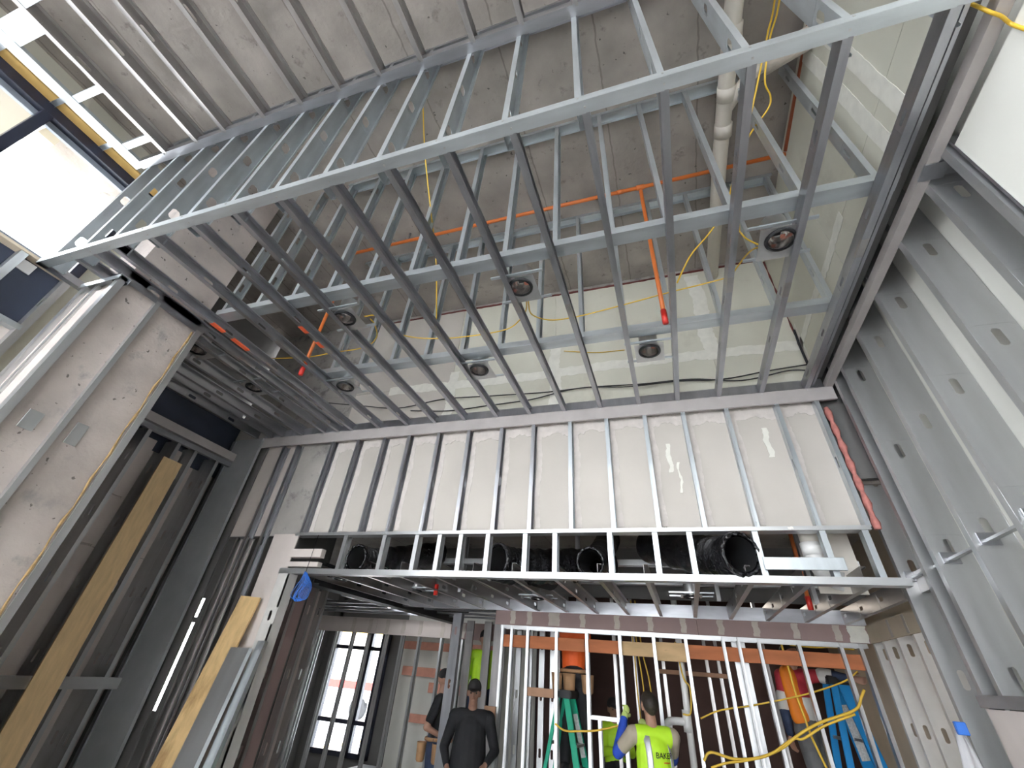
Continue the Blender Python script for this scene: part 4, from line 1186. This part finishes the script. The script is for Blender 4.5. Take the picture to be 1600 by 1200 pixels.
def fuse(name, bm, m, parent, vox=0.009, smooth_it=2):
    """voxel-remesh the overlapping pieces into one continuous skin"""
    me = done(bm, name)
    tmp = bpy.data.objects.new('tmp', me)
    COL.objects.link(tmp)
    r = tmp.modifiers.new('r', 'REMESH'); r.mode = 'VOXEL'; r.voxel_size = vox
    s = tmp.modifiers.new('s', 'SMOOTH'); s.factor = 0.5; s.iterations = smooth_it
    dg = bpy.context.evaluated_depsgraph_get()
    me2 = bpy.data.meshes.new_from_object(tmp.evaluated_get(dg))
    bpy.data.objects.remove(tmp)
    me2.materials.clear()
    smooth(me2)
    return link(name, me2, m, parent)


def hand(bm, wrist, d, palm_n, side, curl=0.5):
    """palm, four bent fingers and a thumb; d = pointing direction, palm_n = palm normal, side = +1/-1 thumb side"""
    d = V(d).normalized(); n = V(palm_n); n = (n - d * n.dot(d)).normalized(); s = d.cross(n) * side
    w_ = V(wrist)
    pc = w_ + d * 0.085
    capsule(bm, w_ + d * 0.01, pc, 0.028, 0.040, 0.45, n, 12)
    for i, L in enumerate((0.072, 0.082, 0.076, 0.060)):
        b0 = w_ + d * 0.085 + s * (0.030 - i * 0.020)
        a1 = curl * 0.9
        p1 = b0 + (d * math.cos(a1) + n * math.sin(a1)) * L * 0.55
        a2 = curl * 2.1
        p2 = p1 + (d * math.cos(a2) + n * math.sin(a2)) * L * 0.5
        capsule(bm, b0, p1, 0.0105, 0.0095, 1, None, 8)
        capsule(bm, p1, p2, 0.0095, 0.008, 1, None, 8)
    t0 = w_ + d * 0.03 + s * 0.028
    t1 = t0 + (d * 0.6 + s * 0.7 + n * 0.35).normalized() * 0.042
    t2 = t1 + (d * 0.85 + s * 0.1 + n * 0.5).normalized() * 0.034
    capsule(bm, t0, t1, 0.013, 0.011, 1, None, 8)
    capsule(bm, t1, t2, 0.011, 0.009, 1, None, 8)


def person(label, loc, J, face, cloth, skin='skin', hair=None, gloves=None, headpitch=0.0, belly=1.0):
    """J: world joint positions. pelvis, chest, neck, head, sh_l, el_l, wr_l, sh_r, ..., hip_l, kn_l, an_l ...; face: horizontal facing direction"""
    t = root('person', label, 'person', loc)
    J = {k: V(v) for k, v in J.items()}
    f = V(face).normalized()
    f = (f * math.cos(headpitch) + Z * math.sin(headpitch)).normalized()
    ff = V((face[0], face[1], 0)).normalized()
    sd = ff.cross(Z).normalized()          # the person's right-hand side
    up = sd.cross(f).normalized()
    bm = bmesh.new()
    h = J['head']
    # torso
    capsule(bm, J['pelvis'], J['chest'], 0.135, 0.15, 0.68, ff, 18)
    capsule(bm, J['sh_l'], J['sh_r'], 0.062, 0.062, 1, ff, 12)
    capsule(bm, J['chest'], J['neck'], 0.13, 0.062, 0.72, ff, 14)
    capsule(bm, J['neck'], h - up * 0.06, 0.058, 0.052, 1, None, 12)
    # head: cranium, jaw, nose, ears, brow
    capsule(bm, h - f * 0.018 + up * 0.03, h + f * 0.022 + up * 0.035, 0.088, 0.082, 0.92, sd, 16)
    capsule(bm, h + up * 0.0, h - up * 0.075 + f * 0.03, 0.074, 0.046, 0.95, sd, 14)
    capsule(bm, h + f * 0.098 + up * 0.015, h + f * 0.112 - up * 0.02, 0.010, 0.015, 1, None, 8)
    capsule(bm, h + f * 0.080 - up * 0.055 - sd * 0.015, h + f * 0.080 - up * 0.055 + sd * 0.015, 0.012, 0.012, 1, None, 8)
    for s in (-1, 1):
        capsule(bm, h + sd * s * 0.083 + up * 0.02, h + sd * s * 0.080 - up * 0.02, 0.018, 0.012, 0.5, sd, 10)
        capsule(bm, h + f * 0.085 + up * 0.03 + sd * s * 0.012, h + f * 0.075 + up * 0.033 + sd * s * 0.05, 0.012, 0.010, 1, None, 8)
    for s in 'lr':
        capsule(bm, J['sh_' + s], J['el_' + s], 0.055, 0.042)
        capsule(bm, J['el_' + s], J['wr_' + s], 0.042, 0.028)
        d = (J['wr_' + s] - J['el_' + s])
        if not gloves:
            hand(bm, J['wr_' + s], J.get('hd_' + s, d), J.get('pn_' + s, ff), -1 if s == 'l' else 1)
        capsule(bm, J['pelvis'], J['hip_' + s], 0.12, 0.10, 0.9, ff)
        capsule(bm, J['hip_' + s], J['kn_' + s], 0.092, 0.062)
        capsule(bm, J['kn_' + s], J['an_' + s], 0.060, 0.042)
        capsule(bm, J['an_' + s] - Z * 0.03, J['an_' + s] - Z * 0.045 + ff * 0.15, 0.045, 0.036)
    body = fuse('body', bm, M[skin], t, 0.0085)
    for s in (-1, 1):
        bm = bmesh.new()
        capsule(bm, h + f * 0.086 + up * 0.012 + sd * s * 0.032, h + f * 0.088 + up * 0.012 + sd * s * 0.034, 0.010, 0.010, 1, None, 10)
        obj('eye', bm, M['eye'], t, True)
    g = 0.018

    def garment(name, spec, m, vox=0.011):
        bm = bmesh.new()
        for a, c, ra, rb, fl in spec:
            capsule(bm, a, c, ra, rb, fl, ff if fl < 1 else None, 16)
        return fuse(name, bm, M[m], t, vox, 3)

    def lerp(a, c, k): return a + (c - a) * k
    for kind, m in cloth:
        if kind == 'shirt_long':
            garment('shirt', [(J['pelvis'] + Z * 0.02, J['chest'], 0.150 * belly, 0.168, 0.72), (J['chest'], J['neck'] - Z * 0.02, 0.15, 0.07, 0.74), (J['sh_l'], J['sh_r'], 0.078, 0.078, 1)] +
                    [(J['sh_' + s], J['el_' + s], 0.072, 0.056, 1) for s in 'lr'] + [(J['el_' + s], lerp(J['el_' + s], J['wr_' + s], 0.9), 0.056, 0.038, 1) for s in 'lr'], m)
        elif kind == 'shirt':
            garment('shirt', [(J['pelvis'] + Z * 0.02, J['chest'], 0.150 * belly, 0.168, 0.72), (J['chest'], J['neck'] - Z * 0.02, 0.15, 0.07, 0.74), (J['sh_l'], J['sh_r'], 0.078, 0.078, 1)] +
                    [(J['sh_' + s], lerp(J['sh_' + s], J['el_' + s], 0.72), 0.074, 0.062, 1) for s in 'lr'], m)
        elif kind == 'sleeves':
            for s in 'lr':
                garment('sleeve', [(lerp(J['sh_' + s], J['el_' + s], 0.55), J['el_' + s], 0.064, 0.058, 1), (J['el_' + s], lerp(J['el_' + s], J['wr_' + s], 0.93), 0.058, 0.042, 1)], m)
        elif kind == 'cuffs':
            for s in 'lr':
                garment('sleeve_band', [(lerp(J['sh_' + s], J['el_' + s], 0.62), J['el_' + s], 0.078, 0.066, 1)], m)
        elif kind == 'forearms':
            for s in 'lr':
                garment('forearm_sleeve', [(J['el_' + s], lerp(J['el_' + s], J['wr_' + s], 0.92), 0.062, 0.043, 1)], m)
        elif kind == 'vest':
            garment('vest', [(J['pelvis'] + Z * 0.0, J['chest'], 0.168 * belly, 0.186, 0.76), (J['chest'], J['neck'] - Z * 0.055, 0.166, 0.085, 0.78), (lerp(J['sh_l'], J['sh_r'], 0.14), lerp(J['sh_l'], J['sh_r'], 0.86), 0.086, 0.086, 1)], m)
        elif kind == 'band':
            garment('lower_band', [(lerp(J['pelvis'], J['chest'], 0.25), lerp(J['pelvis'], J['chest'], 0.62), 0.163, 0.172, 0.76)], m)
        elif kind == 'trousers':
            garment('trousers', [(J['pelvis'] + Z * 0.03, J['pelvis'] - Z * 0.03, 0.155 * belly, 0.150, 0.78)] +
                    [(J['pelvis'], J['hip_' + s], 0.135, 0.118, 0.95) for s in 'lr'] + [(J['hip_' + s], J['kn_' + s], 0.112, 0.082, 1) for s in 'lr'] + [(J['kn_' + s], J['an_' + s] + Z * 0.02, 0.082, 0.066, 1) for s in 'lr'], m)
        elif kind == 'boots':
            for s in 'lr':
                garment('boot', [(J['an_' + s] + Z * 0.06, J['an_' + s] - Z * 0.03, 0.056, 0.056, 1), (J['an_' + s] - Z * 0.035, J['an_' + s] - Z * 0.045 + ff * 0.16, 0.056, 0.044, 1)], m)
    if gloves:
        for s in 'lr':
            bm = bmesh.new()
            d = J['wr_' + s] - J['el_' + s]
            hand(bm, J['wr_' + s], J.get('hd_' + s, d), J.get('pn_' + s, ff), -1 if s == 'l' else 1, 0.7)
            capsule(bm, J['wr_' + s] - d.normalized() * 0.05, J['wr_' + s] + d.normalized() * 0.02, 0.042, 0.036)
            fuse('glove', bm, M[gloves], t, 0.006, 1)
    if hair:
        kind, m = hair
        bm = bmesh.new()
        if kind == 'short':
            capsule(bm, h - f * 0.040 + up * 0.035, h + f * 0.012 + up * 0.065, 0.088, 0.080, 0.94, sd, 18)
            capsule(bm, h - f * 0.055 + up * 0.03, h - f * 0.052 - up * 0.012, 0.060, 0.05, 1, sd, 14)
            fuse('hair', bm, M[m], t, 0.008, 1)
        else:
            capsule(bm, h - f * 0.012 + up * 0.062, h + f * 0.012 + up * 0.066, 0.093, 0.090, 0.95, sd, 18)
            capsule(bm, h + f * 0.07 + up * 0.045 - sd * 0.03, h + f * 0.07 + up * 0.045 + sd * 0.03, 0.05, 0.05, 0.2, up, 14)
            capsule(bm, h + f * 0.06 + up * 0.045, h + f * 0.14 + up * 0.032, 0.055, 0.05, 0.16, up, 16)
            fuse('cap', bm, M[m], t, 0.008, 1)
    return t, {'f': f, 'ff': ff, 'sd': sd, 'up': up, 'J': J, 'body': body}


def pose(x, y, z0, ff, ht=1.75, **kw):
    """neutral standing joints at (x, y), feet at z0, facing ff; kw overrides joints"""
    ff = V((ff[0], ff[1], 0)).normalized(); sd = ff.cross(Z)
    k = ht / 1.75
    B = V((x, y, z0))

    def P(s, f_, z): return B + sd * s * k + ff * f_ * k + Z * z * k
    J = dict(pelvis=P(0, 0, 0.98), chest=P(0, 0, 1.28), neck=P(0, 0, 1.48), head=P(0, 0.02, 1.635),
             sh_l=P(-0.175, 0, 1.42), el_l=P(-0.24, -0.02, 1.13), wr_l=P(-0.25, 0.07, 0.89),
             sh_r=P(0.175, 0, 1.42), el_r=P(0.24, -0.02, 1.13), wr_r=P(0.25, 0.07, 0.89),
             hip_l=P(-0.095, 0, 0.92), kn_l=P(-0.11, 0.02, 0.50), an_l=P(-0.12, -0.02, 0.09),
             hip_r=P(0.095, 0, 0.92), kn_r=P(0.11, 0.02, 0.50), an_r=P(0.12, -0.02, 0.09))
    for q, v in kw.items():
        J[q] = V(v) if len(v) == 3 and not isinstance(v, tuple) else P(*v)
    return J


# worker in the lime vest, back to us, turned left, hands raised to the stud
J = pose(-0.43, 6.10, 0, (-0.35, 1, 0), 1.77, sh_l=(-0.20, 0, 1.42), sh_r=(0.20, 0, 1.42), el_l=(-0.33, 0.16, 1.26), wr_l=(-0.20, 0.33, 1.53), el_r=(0.25, 0.24, 1.24), wr_r=(0.05, 0.40, 1.46), hd_l=V((0.2, 0.4, 0.6)), hd_r=V((-0.4, 0.5, 0.3)))
vperson, vi = person('person in lime vest and blue sleeves, back turned, hands raised to a stud', (-0.43, 6.22, 0), J, (-0.45, 0.9, 0),
                [('shirt', 'khaki'), ('sleeves', 'blue_shirt'), ('vest', 'hivis'), ('trousers', 'grey_cloth'), ('boots', 'leather')], 'skin', ('short', 'hair'), 'glove', belly=1.12)


vt = [o for o in vperson.children if o.name.startswith('vest')][0]


def on_back(name, spec, m, vi, parent, th=0.006):
    """thin strip lying on the back of the torso: spec = (s0, s1, z0, z1) across and up, wrapped on the vest's ellipse"""
    s0, s1, z0, z1 = spec
    J, ff, sd = vi['J'], vi['ff'], vi['sd']
    bm = bmesh.new()
    nx, nz = 6, 8
    G = []
    pz, cz = J['pelvis'].z, J['chest'].z
    for lay in (0, 1):
        L_ = []
        for i in range(nx + 1):
            row = []
            for k in range(nz + 1):
                z = z0 + (z1 - z0) * k / nz
                tt = max(0, min(1, (z - pz) / (cz - pz)))
                a = 0.188 - 0.002 * tt
                if z > cz: a = 0.186 - (z - cz) * 0.35
                s = s0 + (s1 - s0) * i / nx
                s = max(-a * 0.98, min(a * 0.98, s))
                dp_ = 0.77 * math.sqrt(max(a * a - s * s, 0)) + 0.004 + th * lay
                c = J['pelvis'] + (J['chest'] - J['pelvis']) * tt
                row.append(bm.verts.new(V((c.x, c.y, z)) + sd * s - ff * dp_))
            L_.append(row)
        G.append(L_)
    for lay in (0, 1):
        for i in range(nx):
            for k in range(nz):
                bm.faces.new((G[lay][i][k], G[lay][i + 1][k], G[lay][i + 1][k + 1], G[lay][i][k + 1]))
    for i in range(nx):
        for k in (0, nz):
            bm.faces.new((G[0][i][k], G[0][i + 1][k], G[1][i + 1][k], G[1][i][k]))
    for k in range(nz):
        for i in (0, nx):
            bm.faces.new((G[0][i][k], G[0][i][k + 1], G[1][i][k + 1], G[1][i][k]))
    return obj(name, bm, m, parent, True)


on_back('reflective_stripe', (-0.125, -0.075, 1.02, 1.44), M['reflect'], vi, vt)
on_back('reflective_stripe', (0.11, 0.15, 1.02, 1.40), M['reflect'], vi, vt)
on_back('reflective_stripe', (-0.16, 0.16, 1.06, 1.11), M['reflect'], vi, vt)
fc = bpy.data.curves.new('print', 'FONT')
fc.body = 'BAKER'
fc.size = 0.062
fc.align_x = 'CENTER'
fc.extrude = 0.001
fo = bpy.data.objects.new('print', fc)
COL.objects.link(fo)
bpy.context.view_layer.update()
me = bpy.data.meshes.new_from_object(fo.evaluated_get(bpy.context.evaluated_depsgraph_get()))
bpy.data.objects.remove(fo)
ff, sd = vi['ff'], vi['sd']
c = V(((vi['J']['chest'].x), vi['J']['chest'].y, 1.285)) - ff * 0.158 + sd * 0.045
for v in me.vertices:
    # curve the print round the back
    s = v.co.x + 0.045
    dp_ = 0.77 * math.sqrt(max(0.186 ** 2 - s * s, 0.001)) + 0.007
    q = V((vi['J']['chest'].x, vi['J']['chest'].y, 1.285)) + sd * s + Z * v.co.y - ff * (dp_ + v.co.z)
    v.co = q
link('lettering', me, M['ink'], vt)
on_back('red_print', (0.03, 0.10, 1.252, 1.259), M['red'], vi, vt, 0.003)

# worker in black with cap, facing us
J = pose(-2.58, 6.45, 0, (0.3, -1, 0), 1.72, sh_l=(-0.21, 0, 1.41), sh_r=(0.21, 0, 1.41), el_l=(-0.31, -0.06, 1.12), wr_l=(-0.22, 0.18, 1.02), el_r=(0.31, -0.06, 1.12), wr_r=(0.22, 0.18, 0.98))
person('person in black clothes and dark cap facing the camera', (-2.58, 6.5, 0), J, (0.35, -1, 0), [('shirt_long', 'black_cloth'), ('vest', 'black_cloth'), ('trousers', 'grey_cloth'), ('boots', 'black')], 'skin_dark', ('cap', 'hat_dark'), belly=1.3)
# worker in black t-shirt turned to the right, tool belt
J = pose(-3.52, 7.50, 0, (1, 0.35, 0), 1.80, el_r=(0.25, -0.12, 1.14), wr_r=(0.16, 0.10, 1.05), el_l=(-0.24, 0.05, 1.14), wr_l=(-0.12, 0.28, 1.12))
tt_, ti = person('person in black t-shirt and jeans with tool belt behind the grey post', (-3.52, 7.5, 0), J, (1, 0.3, 0), [('shirt', 'black_cloth'), ('trousers', 'denim'), ('boots', 'leather')], 'skin', ('cap', 'hat_dark'))


def belt_pouches(t, i, m='leather', n=3, z=0.98, r=0.18, angs=(-60, 60, 120)):
    J, ff, sd = i['J'], i['ff'], i['sd']
    c = J['pelvis']
    bm = bmesh.new()
    tube(bm, [c + Z * 0.03 + (sd * math.cos(2 * math.pi * k / 24) * 0.168 + ff * math.sin(2 * math.pi * k / 24) * 0.135) for k in range(25)], 0.022, 8, caps=False)
    t = obj('tool_belt', bm, M[m], t, True)
    for a in angs:
        a = math.radians(a)
        p = c + (sd * math.sin(a) * 0.19 + ff * math.cos(a) * 0.16)
        o_ = (p - c); o_.z = 0; o_.normalize()
        bm = bmesh.new()
        rings = []
        for k, (rr, zz) in enumerate(((0.05, -0.20), (0.07, -0.18), (0.078, -0.08), (0.085, 0.0), (0.075, 0.0), (0.068, -0.16), (0.0, -0.17))):
            rings.append([bm.verts.new(p + o_ * 0.03 + Z * zz + (sd * math.cos(2 * math.pi * q / 16) + ff * 0.8 * math.sin(2 * math.pi * q / 16)) * rr) for q in range(16)])
        for A, B_ in zip(rings, rings[1:]):
            for q in range(16):
                bm.faces.new((A[q], A[(q + 1) % 16], B_[(q + 1) % 16], B_[q]))
        obj('tool_pouch', bm, M[m], t, True)


belt_pouches(tt_, ti, 'leather', angs=(70, 150))
# worker on the green ladder in an orange shirt, head up between the ceiling members
J = pose(-1.47, 7.22, 0.93, (0.2, -1, 0), 1.72, el_l=(-0.20, 0.10, 1.66), wr_l=(-0.14, 0.18, 1.88), el_r=(0.20, 0.10, 1.66), wr_r=(0.14, 0.18, 1.88), hd_l=V((0, 0, 1)), hd_r=V((0, 0, 1)))
lt_, li = person('person in orange shirt with tan tool pouches standing high on the green ladder', (-1.47, 7.22, 0.93), J, (0.2, -1, 0), [('shirt', 'hivis_orange'), ('trousers', 'black_cloth'), ('boots', 'black')], 'skin', ('short', 'hair'))
belt_pouches(lt_, li, 'leather', angs=(-55, 15, 75))
# worker with orange vest over red and white sleeves
J = pose(1.24, 7.42, 0.62, (0.35, -0.2, 0), 1.75, el_r=(0.17, 0.02, 1.14), wr_r=(0.18, 0.14, 0.93), el_l=(-0.12, 0.24, 1.40), wr_l=(-0.10, 0.48, 1.43), sh_l=(-0.13, 0.04, 1.42), sh_r=(0.15, -0.03, 1.42))
J['el_r'], J['wr_r'], J['sh_r'] = V((1.04, 7.38, 1.74)), V((1.03, 7.34, 1.50)), V((1.09, 7.38, 2.04))
J['sh_l'], J['el_l'], J['wr_l'] = V((1.40, 7.44, 2.06)), V((1.62, 7.36, 2.08)), V((1.82, 7.30, 2.06))
person('person in orange vest over a red and white jersey reaching to the right', (1.24, 7.42, 0.62), J, (0.5, -0.7, 0), [('shirt', 'red_cloth'), ('cuffs', 'white_cloth'), ('forearms', 'denim'), ('band', 'white_cloth'), ('trousers', 'grey_cloth'), ('boots', 'black')], 'skin', ('short', 'hair'))
pv = bpy.data.objects  # vest panel on the front of that worker
jp = [o for o in pv if o.name.startswith('person') and o.get('label', '').startswith('person in orange vest')][0]
bm = bmesh.new()
capsule(bm, (1.185, 7.335, 1.68), (1.16, 7.34, 2.06), 0.115, 0.10, 0.75, (0.5, -0.7, 0), 16)
capsule(bm, (1.16, 7.34, 2.06), (1.18, 7.40, 2.12), 0.09, 0.06, 0.8, (0.5, -0.7, 0), 16)
fuse('vest', bm, M['vest_orange'], jp, 0.011, 3)
box('platform', (0.95, 1.55, 7.25, 7.65, 0.5, 0.62), M['wood_brown'], root('work_platform', 'brown timber platform under the worker in the orange vest', 'platform', (1.25, 7.45, 0)))
wpf = [o for o in bpy.data.objects if o.name == 'work_platform'][0]
for xx in (0.98, 1.49):
    for yy in (7.28, 7.59):
        bevbox('leg', (xx, xx + 0.04, yy, yy + 0.04, 0, 0.5), M['wood_brown'], wpf)
# distant worker in lime jacket
J = pose(-3.22, 8.30, 0.62, (-0.4, 1, 0), 1.75)
person('person in lime jacket seen between distant studs at the left', (-3.22, 8.3, 0.62), J, (-0.4, 1, 0), [('shirt_long', 'hivis'), ('vest', 'hivis'), ('trousers', 'denim'), ('boots', 'black')], 'skin', ('cap', 'hat_dark'))
bx_plat = root('step_box', 'plain wooden step box under the distant lime worker', 'box', (-3.22, 8.3, 0))
bevbox('box_body', (-3.55, -2.9, 8.1, 8.6, 0, 0.61), M['wood_brown'], bx_plat)
# crouching worker in lime deep inside
J = pose(-1.12, 8.35, 0, (0.4, -0.9, 0), 1.62, el_r=(0.22, 0.12, 1.16), wr_r=(0.08, 0.34, 1.2), el_l=(-0.22, 0.12, 1.16), wr_l=(-0.06, 0.34, 1.2))
person('person in lime jacket and dark trousers working in the dark behind the ladder', (-1.12, 8.35, 0), J, (0.4, -0.9, 0), [('shirt_long', 'hivis'), ('trousers', 'black_cloth'), ('boots', 'black')], 'skin_dark', ('cap', 'hat_dark'))

# white and blue cloth pinned low on the right
bm = bmesh.new()
G = []
for i in range(8):
    row = []
    for k in range(8):
        u, v = i / 7, k / 7
        wd_ = 0.05 + 0.15 * v
        row.append(bm.verts.new((1.47 + (u - 0.5) * wd_ - 0.03 * v, 4.02 + 0.02 * math.sin(u * 9 + v * 3), 1.76 - 0.62 * v)))
    G.append(row)
for i in range(7):
    for k in range(7):
        bm.faces.new((G[i][k], G[i + 1][k], G[i + 1][k + 1], G[i][k + 1]))
bmesh.ops.solidify(bm, geom=bm.faces[:], thickness=0.004)
wc = root('hanging_bag', 'white plastic bag with blue top hung at the foot of the right wall', 'bag', (1.48, 4.02, 1.1))
obj('bag_body', bm, M['white'], wc, True)
bevbox('blue_tab', (1.455, 1.51, 4.0, 4.03, 1.74, 1.80), M['blue_twine'], wc)
